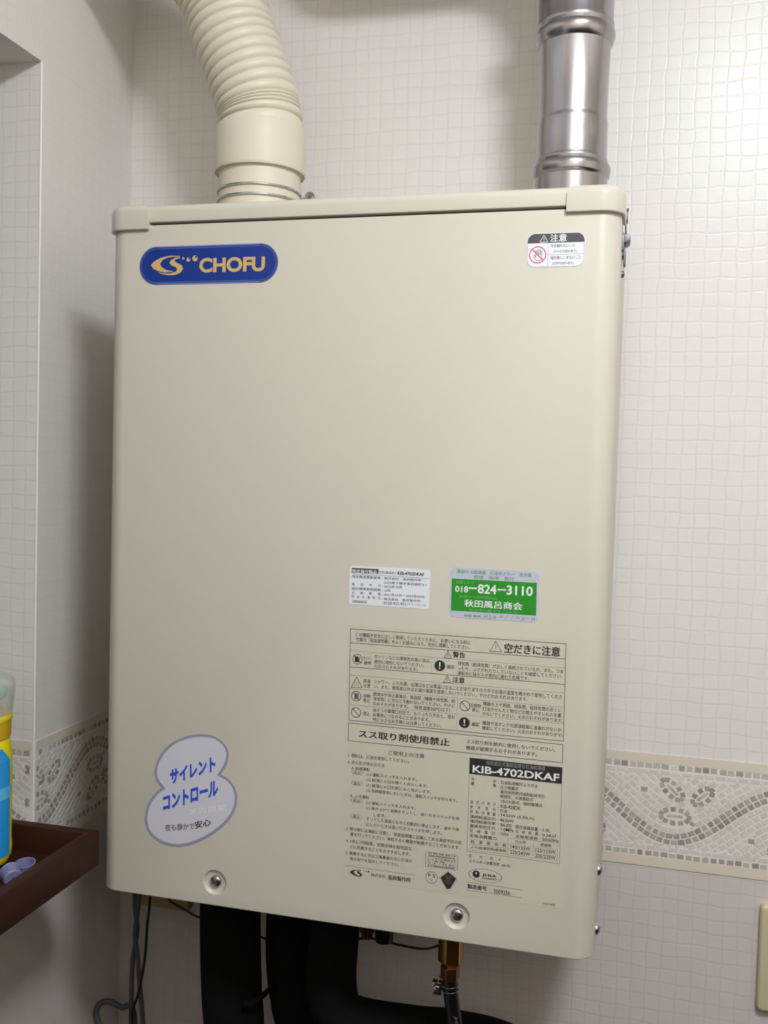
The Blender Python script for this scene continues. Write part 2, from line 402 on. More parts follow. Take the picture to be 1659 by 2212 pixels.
# pressed dimples round the two front screws
cut = MB()
for sx, sz in SCREWS:
    Mx = Matrix.Translation((sx, 0, sz)) @ Matrix.Rotation(PI / 2, 4, 'X')
    cut.lathe([(0.0135, 0.004), (0.0128, 0.0), (0.0105, -0.0026), (0.0070, -0.0034)], 40, 0, Mx, cap=True)
cutter = cut.build('cutter', M_panel)
md = cover.modifiers.new('dimples', 'BOOLEAN'); md.object = cutter; md.operation = 'DIFFERENCE'; md.solver = 'EXACT'
bpy.context.view_layer.update()
dm = bpy.data.meshes.new_from_object(cover.evaluated_get(bpy.context.evaluated_depsgraph_get()))
cover.modifiers.clear(); cover.data = dm; bpy.data.objects.remove(cutter)
dm.polygons.foreach_set('use_smooth', [True] * len(dm.polygons)); dm.set_sharp_from_angle(angle=math.radians(35))
# lid rail and plastic corner caps
MB().box(HL + 0.008, HR - 0.008, 0.006, HD - 0.004, HT, HT + 0.004).build('seam', M_dark, heater)
MB().prism(rrect(HL + 0.002, HR - 0.002, -0.0022, HD, [0.02, 0.02, 0.0, 0.0], 8), HT + 0.0016, HT + 0.0196, top=0.0075, bot=0.001).build('lid', M_panel, heater)
MB().prism(rrect(HL - 0.0032, -0.248, -0.0042, 0.052, [0.022, 0.0, 0.0, 0.0], 10), 0.2414, 0.2676, top=0.0085, bot=0.0012).build('corner_cap', M_cap, heater)
MB().prism(rrect(0.1640, HR + 0.0030, -0.0042, 0.052, [0.0, 0.022, 0.0, 0.0], 10), 0.2424, 0.2674, top=0.0085, bot=0.0012).build('corner_cap', M_cap, heater)

def screw(mb, Mx, r, dome=0.45, slot=True):
    """Pan head along local +z with a cross recess."""
    pr = [(0.001 * 0 + 1e-5, r * dome)] + [(r * math.sin(a), r * dome * math.cos(a) ** 0.7 if math.cos(a) > 0 else 0) for a in [PI / 2 * i / 7 for i in range(1, 7)]] + [(r, 0), (r, -r * 0.3)]
    mb.lathe(pr, 24, 0, Mx)
    if slot:
        for ang in (0.5, 0.5 + PI / 2):
            R_ = Mx @ Matrix.Rotation(ang, 4, 'Z')
            q = [R_ @ Vector(p) for p in ((-r * .5, -r * .09, r * dome * 1.02), (r * .5, -r * .09, r * dome * 1.02), (r * .5, r * .09, r * dome * 1.02), (-r * .5, r * .09, r * dome * 1.02))]
            q2 = [R_ @ Vector(p) for p in ((-r * .5, -r * .09, r * dome * .6), (r * .5, -r * .09, r * dome * .6), (r * .5, r * .09, r * dome * .6), (-r * .5, r * .09, r * dome * .6))]
            mb.add(q + q2, [(0, 1, 2, 3), (0, 4, 5, 1), (1, 5, 6, 2), (2, 6, 7, 3), (3, 7, 4, 0)], 1)
for sx, sz in SCREWS:
    m = MB(); screw(m, Matrix.Translation((sx, 0.0030, sz)) @ Matrix.Rotation(PI / 2, 4, 'X'), 0.0062, 0.55)
    m.build('screw', [M_zinc, M_dark], heater)
for sy, sz in ((0.036, -0.3655), (0.034, -0.4220)):
    m = MB(); screw(m, Matrix.Translation((HR, sy, sz)) @ Matrix.Rotation(PI / 2, 4, 'Y'), 0.0056, 0.7)
    m.build('screw', [M_zinc, M_dark], heater)
# toggle latch on the right side
lt = MB().box(HR - 0.001, HR + 0.0022, 0.060, 0.078, 0.216, 0.238)
lt.tube([(HR + 0.0032, 0.058, 0.232), (HR + 0.0032, 0.080, 0.232)], 0.0042, 12)
lt.box(HR + 0.0014, HR + 0.0036, 0.063, 0.075, 0.208, 0.224); lt.box(HR - 0.001, HR + 0.0020, 0.040, 0.050, 0.217, 0.231)
latch = lt.build('latch', M_latch, heater, bevel=0.0006)
MB().tube(smooth_path([(HR + 0.0035, 0.062, 0.231), (HR + 0.0022, 0.062, 0.252), (HR + 0.004, 0.069, 0.262), (HR + 0.0022, 0.076, 0.252), (HR + 0.0035, 0.076, 0.231)], 6), 0.0008, 8).build('wire_loop', M_latch, latch)
hk = MB().box(HR + 0.0005, HR + 0.0042, 0.062, 0.076, 0.2495, 0.2575); hk.build('hook', M_latch, heater, bevel=0.0006)
m = MB(); screw(m, Matrix.Translation((HR, 0.069, 0.2005)) @ Matrix.Rotation(PI / 2, 4, 'Y'), 0.0034, 0.9, False); m.build('rivet', M_latch, heater)
# stubs under the case
m = MB().lathe([(0.001, -0.5285), (0.0062, -0.5285), (0.0062, -0.522), (0.0085, -0.5215), (0.0085, -0.512), (0.006, -0.511), (0.006, HB + 0.002)], 20, 0, Matrix.Translation((-0.045, 0.16, 0)))
m.build('pipe_stub', M_copper, heater)
m = MB().lathe([(0.001, -0.531), (0.0105, -0.531), (0.0115, -0.515), (0.0095, -0.513), (0.0095, HB + 0.002)], 8, 0, Matrix.Translation((-0.0255, 0.163, 0)))
m.build('drain_plug', M_black, heater)

# ---------------------------------------------------------------- printing helpers
_tc = bpy.data.curves.new('type', 'FONT'); _to = bpy.data.objects.new('type', _tc); col.objects.link(_to)
def glyphs(text, bold):
    """Outline type as flat faces; kanji are thickened by overprinting, kana and Latin by growing the outline."""
    kanji = any(0x3400 <= ord(ch) <= 0x9fff for ch in text)
    _tc.body = text; _tc.size = 1.0; _tc.resolution_u = 3 if bold < 2 else 8
    _tc.offset = 0.0 if kanji else (0.008, 0.026, 0.040, 0.046)[bold]
    bpy.context.view_layer.update()
    ev = _to.evaluated_get(bpy.context.evaluated_depsgraph_get()); me = ev.to_mesh()
    vs_ = [(v.co.x, v.co.y, 0.0) for v in me.vertices]; fs_ = [tuple(p.vertices) for p in me.polygons]
    ev.to_mesh_clear()
    if kanji:
        s = (0.008, 0.022, 0.032)[bold]; n = len(vs_); V, F = [], []
        for i, (dx, dy) in enumerate([(-s, 0), (s, 0)] if bold == 0 else [(-s, -s * .6), (s, -s * .6), (s, s * .6), (-s, s * .6), (0, 0)]):
            V += [(x + dx, y + dy, i * 0.000015) for x, y, _ in vs_]; F += [tuple(k + i * n for k in f) for f in fs_]
        vs_, fs_ = V, F
    return vs_, fs_
class Print:
    """Collects flat print (lettering, rules, marks) on the panel, in panel metres (x, z)."""
    def __init__(s, y): s.mb = MB(); s.y = y; s.keys = []
    def ink(s, c):
        if c not in s.keys: s.keys.append(c)
        return s.keys.index(c)
    def P(s, pts, c, dy=0.0): s.mb.face([(x, s.y - dy, z) for x, z in pts], s.ink(c)); return s
    def text(s, t, BL, BR, TL, c, bold, dy=0.00004):
        vs_, fs_ = glyphs(t, bold)
        xs = [v[0] for v in vs_]; ys = [v[1] for v in vs_]; a, b, d, e = min(xs), max(xs), min(ys), max(ys)
        U = Vector((BR[0] - BL[0], BR[1] - BL[1])) / (b - a); V = Vector((TL[0] - BL[0], TL[1] - BL[1])) / max(1e-6, e - d)
        s.mb.add([(BL[0] + U.x * (x - a) + V.x * (y - d), s.y - dy - e_, BL[1] + U.y * (x - a) + V.y * (y - d)) for x, y, e_ in vs_], fs_, s.ink(c))
    def rows(s, table):
        for r in table:
            if len(r) in (5, 7): t, x0, x1, z0, z1, c, b = r if len(r) == 7 else r + ('k', 0); s.text(t, (x0, z0), (x1, z0), (x0, z1), c, b)
            else: s.text(r[0], r[1:3], r[3:5], r[5:7], r[7], r[8])
    def line(s, a, b, w, c, dy=0.00003):
        a, b = Vector(a), Vector(b); d = (b - a).normalized(); n = Vector((-d.y, d.x)) * w / 2; e = d * w / 2
        s.P([a - n - e, b - n + e, b + n + e, a + n - e], c, dy)
    def pathline(s, pts, w, c, closed=False, dy=0.00003):
        q = list(pts) + ([pts[0]] if closed else [])
        for a, b in zip(q, q[1:]): s.line(a, b, w, c, dy)
    def ring(s, cx, cz, r0, r1, c, n=40, dy=0.00003, sx=1.0):
        o_ = [(cx + sx * r1 * math.cos(2 * PI * k / n), cz + r1 * math.sin(2 * PI * k / n)) for k in range(n)]
        if r0 <= 0: s.P(o_, c, dy); return
        i_ = [(cx + sx * r0 * math.cos(2 * PI * k / n), cz + r0 * math.sin(2 * PI * k / n)) for k in range(n)]
        s.mb.add([(x, s.y - dy, z) for x, z in o_ + i_], [(k, (k + 1) % n, n + (k + 1) % n, n + k) for k in range(n)], s.ink(c))
    def build(s, name, parent):
        me = bpy.data.meshes.new(name); me.from_pydata(s.mb.v, [], s.mb.f)
        for k in s.keys: me.materials.append(INK[k])
        me.polygons.foreach_set('material_index', s.mb.m); return link(name, me, parent)
PART_LABELS = {'instruction_label': 'clear film printed with black instructions and warning boxes', 'maintenance_label': 'small white label with black printed lines',
    'dealer_label': 'green and silver sticker with a white phone number', 'caution_label': 'white rounded caution sticker with a crossed out hand',
    'badge': 'blue pill shaped badge with gold lettering', 'cloud_label': 'pale lilac double cloud sticker with blue lettering'}
def sticker(name, outline, m, thick=0.00025, parent=None):
    mb = MB(); n = len(outline)
    mb.add([(x, -thick, z) for x, z in outline] + [(x, 0.0003, z) for x, z in outline], [tuple(range(n)), tuple(range(2 * n - 1, n - 1, -1))] + [(k, n + k, n + (k + 1) % n, (k + 1) % n) for k in range(n)])
    st_ = mb.build(name, m, parent or heater, angle=20); st_['label'] = PART_LABELS[name]; return st_
def warn(p, a, b, c, col_, w=0.00045):
    p.pathline([a, b, c], w, col_, True)
    mx = (a[0] + b[0]) / 2; z0 = (a[1] + b[1]) / 2; h = c[1] - z0
    p.line((mx, z0 + h * .62), (mx, z0 + h * .32), w * 1.1, col_); p.ring(mx, z0 + h * .17, 0, w * .65, col_, 12)
def nosign(p, cx, cz, r, c, w):
    p.ring(cx, cz, r - w, r, c); d = r * 0.70; p.line((cx - d, cz + d), (cx + d, cz - d), w, c)
def bang(p, cx, cz, r):
    p.ring(cx, cz, 0, r, 'k'); p.P([(cx - r * .16, cz + r * .62), (cx - r * .09, cz - r * .2), (cx + r * .09, cz - r * .2), (cx + r * .16, cz + r * .62)], 'w', .00006); p.ring(cx, cz - r * .48, 0, r * .15, 'w', 14, .00006)

INSTRUCTION_TEXT = [
    ('この機器を安全に正しく使用していただくために、お使いになる前に', -0.0219, 0.0896, -0.1534, -0.1494),
    ('付属の「取扱説明書」をよくお読みになり、充分に理解してください。', -0.0218, 0.089, -0.158, -0.154),
    ('警告', 0.0731, 0.085, -0.1666, -0.161, 'k', 1),
    ('ガソリン', -0.0142, -0.0055, -0.1753, -0.1718),
    ('厳禁', -0.0131, -0.0058, -0.18, -0.1763),
    ('ガソリンなどの揮発性の高い油は、', -0.0031, 0.0521, -0.1734, -0.1696),
    ('絶対に使用しないでください。', -0.0029, 0.0457, -0.1781, -0.1744),
    ('火災のおそれがあります。', -0.0031, 0.04, -0.1823, -0.1788),
    ('確認', 0.0678, 0.0748, -0.1776, -0.174),
    ('排気筒（給排気筒）が正しく接続されているか、また、つま', 0.0781, 0.1758, -0.1738, -0.1699),
    ('ったり、ふさがれたりしていないことを確認してください。', 0.0782, 0.1751, -0.1783, -0.1746),
    ('運転中に排ガスが室内に漏れて危険です。', 0.0781, 0.1452, -0.1828, -0.1791),
    ('注意', 0.0735, 0.0851, -0.1904, -0.1848, 'k', 1),
    ('高温', -0.0133, -0.006, -0.1975, -0.1939),
    ('注意', -0.0131, -0.0062, -0.2022, -0.1983),
    ('シャワー、ふろの湯、出湯口などは高温になることがありますので手でお湯の温度を確かめて使用してくださ', -0.0028, 0.1754, -0.1975, -0.1934),
    ('い。また、使用者以外はお湯の温度を変更しないでください。やけどのおそれがあります。', -0.0027, 0.1445, -0.2021, -0.1983),
    ('接触', -0.0129, -0.0059, -0.2121, -0.2083),
    ('禁止', -0.013, -0.0062, -0.2165, -0.2128),
    ('燃焼中や消火直後は、高温部（機器や排気筒、給', -0.0032, 0.0768, -0.2097, -0.2059),
    ('排気筒）に手などを触れないでください。やけど', -0.003, 0.0766, -0.2143, -0.2104),
    ('のおそれがあります。（排気温度260℃以下）', -0.0032, 0.0721, -0.219, -0.2151),
    ('可燃物', 0.0911, 0.1013, -0.2124, -0.2085),
    ('禁止', 0.093, 0.0998, -0.2162, -0.2129),
    ('機器の上や周囲、排気筒、給排気筒の近くに', 0.1033, 0.1753, -0.2097, -0.2058),
    ('灯油やせんたく物などの燃えやすいものを置', 0.103, 0.1755, -0.2145, -0.2106),
    ('かないでください。火災のおそれがあります。', 0.1029, 0.1772, -0.219, -0.2153),
    ('禁止', -0.0127, -0.0058, -0.2295, -0.2255),
    ('浴そうの循環口付近で、もぐったりすると、思わ', -0.003, 0.0769, -0.2251, -0.2211),
    ('ぬ事故につながることがあります。', -0.0029, 0.0529, -0.2297, -0.2259),
    ('特に小さなお子様には注意してください。', -0.0029, 0.0645, -0.2343, -0.2306),
    ('確認', 0.093, 0.1002, -0.23, -0.2261),
    ('機器や油タンクの送油経路に油漏れがないか', 0.1032, 0.1759, -0.2278, -0.2239),
    ('確認してください。火災のおそれがあります。', 0.103, 0.1776, -0.2325, -0.2288),
    ('空だきに注意', 0.1213, 0.1724, -0.1585, -0.1496, 'k', 1),
    ('スス取り剤使用禁止', -0.0167, 0.073, -0.2513, -0.2438, 'k', 1),
    ('スス取り剤を絶対に使用しないでください。', 0.0886, 0.1712, -0.2468, -0.2429),
    ('機器が破損するおそれがあります。', 0.0885, 0.1548, -0.2527, -0.2487),
    ('ご使用上の注意', 0.0135, 0.0487, -0.2652, -0.261),
    ('1. 燃料は、灯油を使用してください。', -0.0264, 0.0339, -0.2715, -0.2679),
    ('2. 点火及び消火の方法', -0.0268, 0.0099, -0.2781, -0.2746),
    ('A. 給湯運転', -0.023, -0.0047, -0.2835, -0.2801),
    ('点火', -0.021, -0.0133, -0.2878, -0.2846),
    ('(1) 運転スイッチを入れます。', -0.0073, 0.0421, -0.2886, -0.2848),
    ('(2) 給湯じゃ口を開くと点火します。', -0.0073, 0.0529, -0.2936, -0.29),
    ('消火', -0.0209, -0.0132, -0.2984, -0.2952),
    ('(1) 給湯じゃ口を閉じると消火します。', -0.0073, 0.0566, -0.299, -0.2953),
    ('(2) 長時間使用しないときは、運転スイッチを切ります。', -0.0073, 0.0819, -0.3043, -0.3006),
    ('B. ふろ運転', -0.023, -0.0045, -0.3107, -0.3074),
    ('点火', -0.0209, -0.0129, -0.3153, -0.312),
    ('(1) 運転スイッチを入れます。', -0.0074, 0.0421, -0.3162, -0.3126),
    ('(2) 沸き上がり温度をセットし、追いだきスイッチを押', -0.0073, 0.0843, -0.3214, -0.3178),
    ('します。', 0.0004, 0.0129, -0.327, -0.3236),
    ('消火', -0.0207, -0.0129, -0.3311, -0.3278),
    ('セットした温度になると自動的に停止します。途中で停', -0.0068, 0.0841, -0.3317, -0.3281),
    ('止したいときは追いだきスイッチを押します。', -0.0069, 0.0679, -0.337, -0.3334),
    ('3. 寒冷期には凍結に注意し、取扱説明書に記載してある凍結予防の処', -0.0267, 0.0872, -0.3438, -0.3402),
    ('置を行ってください。凍結すると機器が破損することがあります。', -0.0224, 0.0858, -0.3489, -0.3453),
    ('4. 1年に1回程度、定期点検を販売店な', -0.0266, 0.0393, -0.3558, -0.3522),
    ('どに依頼することをおすすめします。', -0.0222, 0.0379, -0.3613, -0.3577),
    ('5. 廃棄するときは工事業者の方に灯油の', -0.0265, 0.0397, -0.3676, -0.3641),
    ('抜き取りを指示してください。', -0.0222, 0.0271, -0.3729, -0.3695),
    ('株式会社', -0.0004, 0.0142, -0.386, -0.3827),
    ('長府製作所', 0.0164, 0.0392, -0.387, -0.3822, 'k', 1),
    ('長府直圧式強制追焚付石油給湯器', 0.108, 0.1626, -0.2652, -0.2611, 'g', 0),
    ('KIB-4702DKAF', 0.0953, 0.1758, -0.274, -0.2667, 'w', 1),
    ('名', 0.0942, 0.0971, -0.2815, -0.2784),
    ('称', 0.1151, 0.1179, -0.2815, -0.2784),
    (': 石油給湯機付ふろがま', 0.1201, 0.1562, -0.2819, -0.2785),
    ('種', 0.0942, 0.0972, -0.286, -0.2827),
    ('類', 0.115, 0.1179, -0.2857, -0.2824),
    (': 圧力噴霧式', 0.1202, 0.1389, -0.2866, -0.2832),
    ('屋内用密閉式強制給排気形', 0.1221, 0.1632, -0.2909, -0.2875),
    ('瞬間形、水道直結式', 0.1222, 0.1526, -0.2951, -0.2918),
    ('2缶2水路式、強制循環式', 0.1223, 0.1612, -0.2996, -0.2963),
    ('型\u3000式\u3000の\u3000呼\u3000び', 0.0943, 0.1182, -0.3035, -0.3003),
    (': KIB-428DK', 0.1206, 0.1415, -0.3045, -0.3011),
    ('使\u3000\u3000用\u3000\u3000燃\u3000\u3000料', 0.0942, 0.1181, -0.3082, -0.3051),
    (': 灯油', 0.1208, 0.1288, -0.3088, -0.3054),
    ('燃\u3000料\u3000消\u3000費\u3000量', 0.0943, 0.1181, -0.3128, -0.3096),
    (': 54.5kW (5.30L/h)', 0.1207, 0.1542, -0.313, -0.3097),
    ('連続給湯出力', 0.0943, 0.1182, -0.3173, -0.3141),
    (': 46.5kW', 0.1209, 0.1355, -0.3173, -0.3142),
    ('連続給湯効率', 0.0944, 0.1184, -0.3216, -0.3185),
    (': 86.0%', 0.121, 0.1337, -0.3218, -0.3187),
    ('熱交換器容量', 0.1374, 0.158, -0.3223, -0.3188),
    (': 1.0L', 0.1598, 0.1693, -0.322, -0.3191),
    ('最高使用圧力', 0.0945, 0.1183, -0.3262, -0.323),
    (': 1.0MPa', 0.121, 0.1355, -0.3261, -0.3229),
    ('伝\u3000熱\u3000面\u3000積', 0.1374, 0.1582, -0.3263, -0.3234),
    (': 0.28㎡', 0.1599, 0.1747, -0.3265, -0.3232),
    ('定\u3000格\u3000電\u3000圧', 0.0944, 0.1185, -0.3309, -0.3276),
    (': 100V', 0.1211, 0.1313, -0.3304, -0.3274),
    ('定格周波数', 0.1375, 0.1583, -0.331, -0.3279),
    (': 50/60Hz', 0.1599, 0.1774, -0.3309, -0.3277),
    ('定格消費電力:', 0.0944, 0.121, -0.3357, -0.3323),
    ('点火時', 0.1375, 0.1473, -0.336, -0.3328),
    ('燃焼時', 0.1607, 0.1707, -0.3362, -0.3331),
    ('給\u3000湯\u3000使\u3000用\u3000時', 0.0959, 0.1292, -0.3412, -0.338),
    ('140/135W', 0.1332, 0.1517, -0.3415, -0.3383),
    ('125/115W', 0.1565, 0.1748, -0.3416, -0.3383),
    ('ふろ(給湯同時)使用時', 0.0958, 0.1294, -0.3466, -0.3432),
    ('225/245W', 0.133, 0.1517, -0.3466, -0.3433),
    ('205/225W', 0.1564, 0.175, -0.3469, -0.3435),
    ('区\u3000\u3000分\u3000\u3000名\u3000: A', 0.0946, 0.1246, -0.355, -0.3518),
    ('エネルギー消費効率 : 86.0%', 0.0947, 0.1338, -0.36, -0.3566),
    ('製造番号', 0.0939, 0.1125, -0.385, -0.3806, 'k', 1),
    ('5009256', 0.1189, 0.1343, -0.3861, -0.3822),
    ('15001600', 0.1643, 0.1761, -0.3903, -0.3885),
    ('JHIA', 0.1075, 0.1213, -0.3718, -0.3688, 'k', 1),
    ('日本燃焼機器検査協会', 0.1071, 0.1217, -0.3738, -0.3722),
]
MAINTENANCE_TEXT = [
    ('特定保守製品', -0.0274, -0.0026, -0.0921, -0.0883, 'w', 1),
    ('型名(製品名)', -0.0004, 0.0156, -0.0916, -0.0888),
    ('KIB-4702DKAF', 0.0176, 0.0435, -0.0916, -0.0884, 'k', 1),
    ('特定製造事業者等', -0.0273, 0.001, -0.0969, -0.0942),
    (':', 0.0029, 0.0033, -0.0958, -0.0947),
    ('株式会社\u3000長府製作所', 0.0046, 0.0408, -0.0968, -0.0943),
    ('山口県下関市長府扇町2-1', 0.0046, 0.046, -0.1009, -0.0984),
    ('製\u3000\u3000造\u3000\u3000年\u3000\u3000月', -0.0272, 0.0011, -0.1043, -0.1016),
    (': 2012年10月', 0.003, 0.0221, -0.1047, -0.102),
    ('設計標準使用期間', -0.0273, 0.0012, -0.1085, -0.1058),
    (': 10年', 0.0031, 0.0114, -0.1085, -0.1059),
    ('点\u3000\u3000検\u3000\u3000期\u3000\u3000間', -0.0272, 0.0013, -0.1124, -0.1097),
    (': 2021年10月～2023年09月', 0.0029, 0.0439, -0.1124, -0.1099),
    ('問\u3000合\u3000せ\u3000連\u3000絡\u3000先', -0.0272, 0.0014, -0.1162, -0.1135),
    (': 株式会社\u3000長府製作所', 0.003, 0.0406, -0.1166, -0.1141),
    ('10066650', -0.0263, -0.012, -0.1208, -0.1181),
    (': 0120-921-971', 0.003, 0.0264, -0.1206, -0.1178),
    ('(フリーコール)', 0.0275, 0.0463, -0.1203, -0.1182),
]
DEALER_TEXT = [
    ('東部ガス給湯器\u3000灯油ボイラー\u3000温水器', 0.0749, 0.1441, -0.087, -0.0833, 'G', 0),
    ('修理\u3000販売\u3000取付', 0.0906, 0.1283, -0.0912, -0.0879, 'G', 0),
    ('故障したら', 0.0738, 0.0908, -0.0965, -0.0938, 'l', 0),
    ('018', 0.0734, 0.0858, -0.1047, -0.0988, 'w', 1),
    ('824', 0.0948, 0.1123, -0.1048, -0.096, 'w', 1),
    ('3110', 0.1216, 0.1457, -0.1045, -0.0956, 'w', 1),
    ('東部ガス器具販売店', 0.0775, 0.1131, -0.1096, -0.1073, 'l', 0),
    ('秋田風呂商会', 0.0825, 0.1366, -0.118, -0.111, 'w', 1),
    ('秋田市八橋イサノ2-6-31', 0.0874, 0.1319, -0.1218, -0.1191, 'l', 0),
    ('試験 修理', 0.0829, 0.0983, -0.1275, -0.1251, 'G', 0),
    ('年', 0.1162, 0.1195, -0.1265, -0.1239, 'G', 0),
    ('月', 0.1309, 0.1337, -0.1264, -0.1239, 'G', 0),
    ('日', 0.1455, 0.1483, -0.1268, -0.124, 'G', 0),
]
CAUTION_TEXT = [
    ('注意', 0.1503, 0.1651, 0.2172, 0.224, 'w', 1),
    ('手を触れないこと', 0.151, 0.1725, 0.2122, 0.215),
    ('(やけどの恐れあり)', 0.1536, 0.1744, 0.2069, 0.2097),
    ('指を差しこまないこと', 0.1513, 0.1781, 0.2014, 0.2046),
    ('(けがの恐れあり)', 0.1534, 0.1721, 0.1964, 0.1993),
]
BADGE_TEXT = [
    ('CHOFU', -0.1932, -0.1238, 0.1975, 0.212, 'o', 2),
]
BUBBLE_TEXT = [
    ('サイレント', -0.215, -0.3198, -0.1651, -0.3001, -0.2155, -0.304, 'b', 3),
    ('コントロール', -0.2225, -0.348, -0.1619, -0.3247, -0.2228, -0.3315, 'b', 3),
    ('メカ搭載', -0.193, -0.3487, -0.1521, -0.3389, -0.1936, -0.3419, 'w', 1),
    ('夜も静かで', -0.2195, -0.3682, -0.1872, -0.3626, -0.2197, -0.3613, 'n', 0),
    ('安心', -0.1864, -0.362, -0.1687, -0.3561, -0.1871, -0.3545, 'n', 1),
]
# lines
L6 = [(-0.0276, -0.1465, 0.1774, -0.1462), (0.1774, -0.1462, 0.1781, -0.236), (-0.0269, -0.2356, 0.1781, -0.236), (-0.0276, -0.1465, -0.0269, -0.2356), (-0.0273, -0.1599, 0.1773, -0.1601), (-0.0273, -0.1675, 0.1769, -0.1685), (-0.0272, -0.1834, 0.1772, -0.1835), (-0.0271, -0.1913, 0.1773, -0.1915), (-0.0273, -0.2045, 0.1776, -0.2047), (-0.027, -0.2202, 0.0791, -0.2201), (0.0795, -0.2201, 0.1776, -0.22), (0.0534, -0.1681, 0.0533, -0.1831), (0.079, -0.2042, 0.0789, -0.2345), (-0.0271, -0.2382, 0.1779, -0.2392), (0.1779, -0.2392, 0.1781, -0.256), (-0.0271, -0.2555, 0.1781, -0.256), (-0.0271, -0.2382, -0.0271, -0.2555)]
L8 = [(0.0923, -0.2754, 0.0924, -0.3494), (0.1781, -0.2758, 0.1786, -0.3502), (0.0924, -0.3494, 0.1786, -0.3502), (0.0932, -0.3479, 0.1762, -0.3476), (0.1307, -0.3319, 0.1766, -0.3315), (0.1307, -0.3319, 0.1306, -0.3468), (0.1542, -0.3319, 0.1541, -0.3464), (0.1766, -0.3315, 0.1762, -0.3476), (0.0947, -0.3375, 0.1767, -0.3373), (0.0941, -0.3423, 0.1761, -0.3418), (0.0917, -0.3791, 0.145, -0.3795), (0.0922, -0.3868, 0.145, -0.3868)]
L7 = [(-0.0266, -0.3787, 0.0425, -0.379)]
HDR = [(0.0921, -0.2601), (0.1782, -0.2605), (0.1781, -0.2758), (0.0923, -0.2754)]
TRI = [(0.1078, -0.1584), (0.1189, -0.1579), (0.1131, -0.1482), (0.0649, -0.1677), (0.0718, -0.1675), (0.0683, -0.1607), (0.0648, -0.1911), (0.072, -0.1906), (0.0684, -0.1843), (-0.0254, -0.2033), (-0.0142, -0.2027), (-0.0201, -0.1928)]
CIR = [(-0.0198, -0.1754), (-0.0147, -0.175), (0.061, -0.1754), (0.0661, -0.175), (-0.0201, -0.2114), (-0.0151, -0.211), (0.0861, -0.2115), (0.0911, -0.2111), (-0.0198, -0.2273), (-0.0148, -0.2269), (0.0861, -0.2274), (0.0911, -0.227)]
OVAL = [(-0.0226, -0.2837), (-0.0112, -0.2878), (-0.0226, -0.2942), (-0.0113, -0.2985), (-0.0226, -0.3111), (-0.0113, -0.3156), (-0.0228, -0.3269), (-0.0111, -0.3314)]
CS = [(-0.0216, -0.3817), (-0.0093, -0.3872), (-0.0058, -0.3817)]
TAB = [(0.0528, -0.3548), (0.0843, -0.3548), (0.0838, -0.3693), (0.0525, -0.3691)]
PSC = [(0.0593, -0.3791), (0.065, -0.3783), (0.057, -0.3776), (0.0614, -0.3774), (0.0594, -0.3814)]
PENT = [(0.0751, -0.3716), (0.083, -0.3772), (0.0774, -0.3878), (0.0742, -0.3882), (0.0679, -0.3781)]
JH = [(0.1104, -0.3707), (0.0945, -0.3728), (0.1102, -0.3643), (0.1019, -0.3704), (0.1055, -0.37)]
WH = [(-0.0297, -0.085), (0.0492, -0.0856), (0.0492, -0.1226), (-0.0301, -0.1226), (-0.0278, -0.0874), (-0.0012, -0.0873), (-0.0014, -0.0918), (-0.0278, -0.0921), (-0.0276, -0.0931), (0.0483, -0.0934)]
GR = [(0.0685, -0.0818), (0.1511, -0.0813), (0.1514, -0.1281), (0.0686, -0.1288), (0.07, -0.0923), (0.149, -0.0919), (0.1494, -0.1221), (0.0701, -0.1224), (0.087, -0.1002), (0.0935, -0.1001), (0.114, -0.1001), (0.1204, -0.1)]
HAND = [(0.103, -0.124), (0.1009, -0.1275), (0.1038, -0.1239), (0.1026, -0.1282), (0.1014, -0.1261), (0.1036, -0.1259), (0.1067, -0.1246), (0.1086, -0.1245), (0.1062, -0.128), (0.109, -0.1275), (0.1103, -0.1244), (0.1097, -0.1264), (0.1131, -0.1256), (0.1123, -0.1245), (0.1115, -0.1276), (0.1239, -0.1235), (0.121, -0.1273), (0.1287, -0.124), (0.126, -0.1272), (0.138, -0.124), (0.137, -0.1257), (0.1387, -0.1264), (0.136, -0.128), (0.1381, -0.1248), (0.1436, -0.125)]
CAU = [(0.129, 0.2253), (0.1811, 0.2249), (0.1817, 0.1947), (0.1304, 0.1948), (0.1299, 0.2165), (0.1805, 0.2165), (0.1486, 0.2161), (0.1489, 0.1948), (0.1488, 0.2056), (0.1804, 0.2063), (0.1412, 0.2173), (0.1484, 0.2173), (0.1444, 0.2234), (0.1396, 0.2059), (0.1472, 0.2057)]
BADGE = [(-0.2586, 0.2064), (-0.1104, 0.2048), (-0.2423, 0.2246), (-0.1275, 0.2245), (-0.2416, 0.1871), (-0.1267, 0.1867)]
C1 = [(-0.2142, 0.2148), (-0.2255, 0.2153), (-0.2352, 0.2135), (-0.2428, 0.2098), (-0.246, 0.2065), (-0.2436, 0.2029), (-0.2381, 0.2003), (-0.231, 0.1988), (-0.2212, 0.1991), (-0.2212, 0.1997), (-0.2286, 0.2011), (-0.2339, 0.204), (-0.2358, 0.2074), (-0.2332, 0.2111), (-0.2269, 0.2136), (-0.2205, 0.2141), (-0.2145, 0.2136)]
C2 = [(-0.2137, 0.2132), (-0.2194, 0.2131), (-0.2239, 0.211), (-0.2259, 0.2082), (-0.2233, 0.2055), (-0.2184, 0.2036), (-0.2169, 0.2014), (-0.2188, 0.1991), (-0.2251, 0.1978), (-0.232, 0.198), (-0.2387, 0.1994), (-0.2349, 0.1974), (-0.227, 0.1959), (-0.2192, 0.1961), (-0.2134, 0.1981), (-0.2106, 0.2017), (-0.2119, 0.2052), (-0.2175, 0.2082), (-0.2203, 0.2099), (-0.219, 0.2114), (-0.2137, 0.2127)]
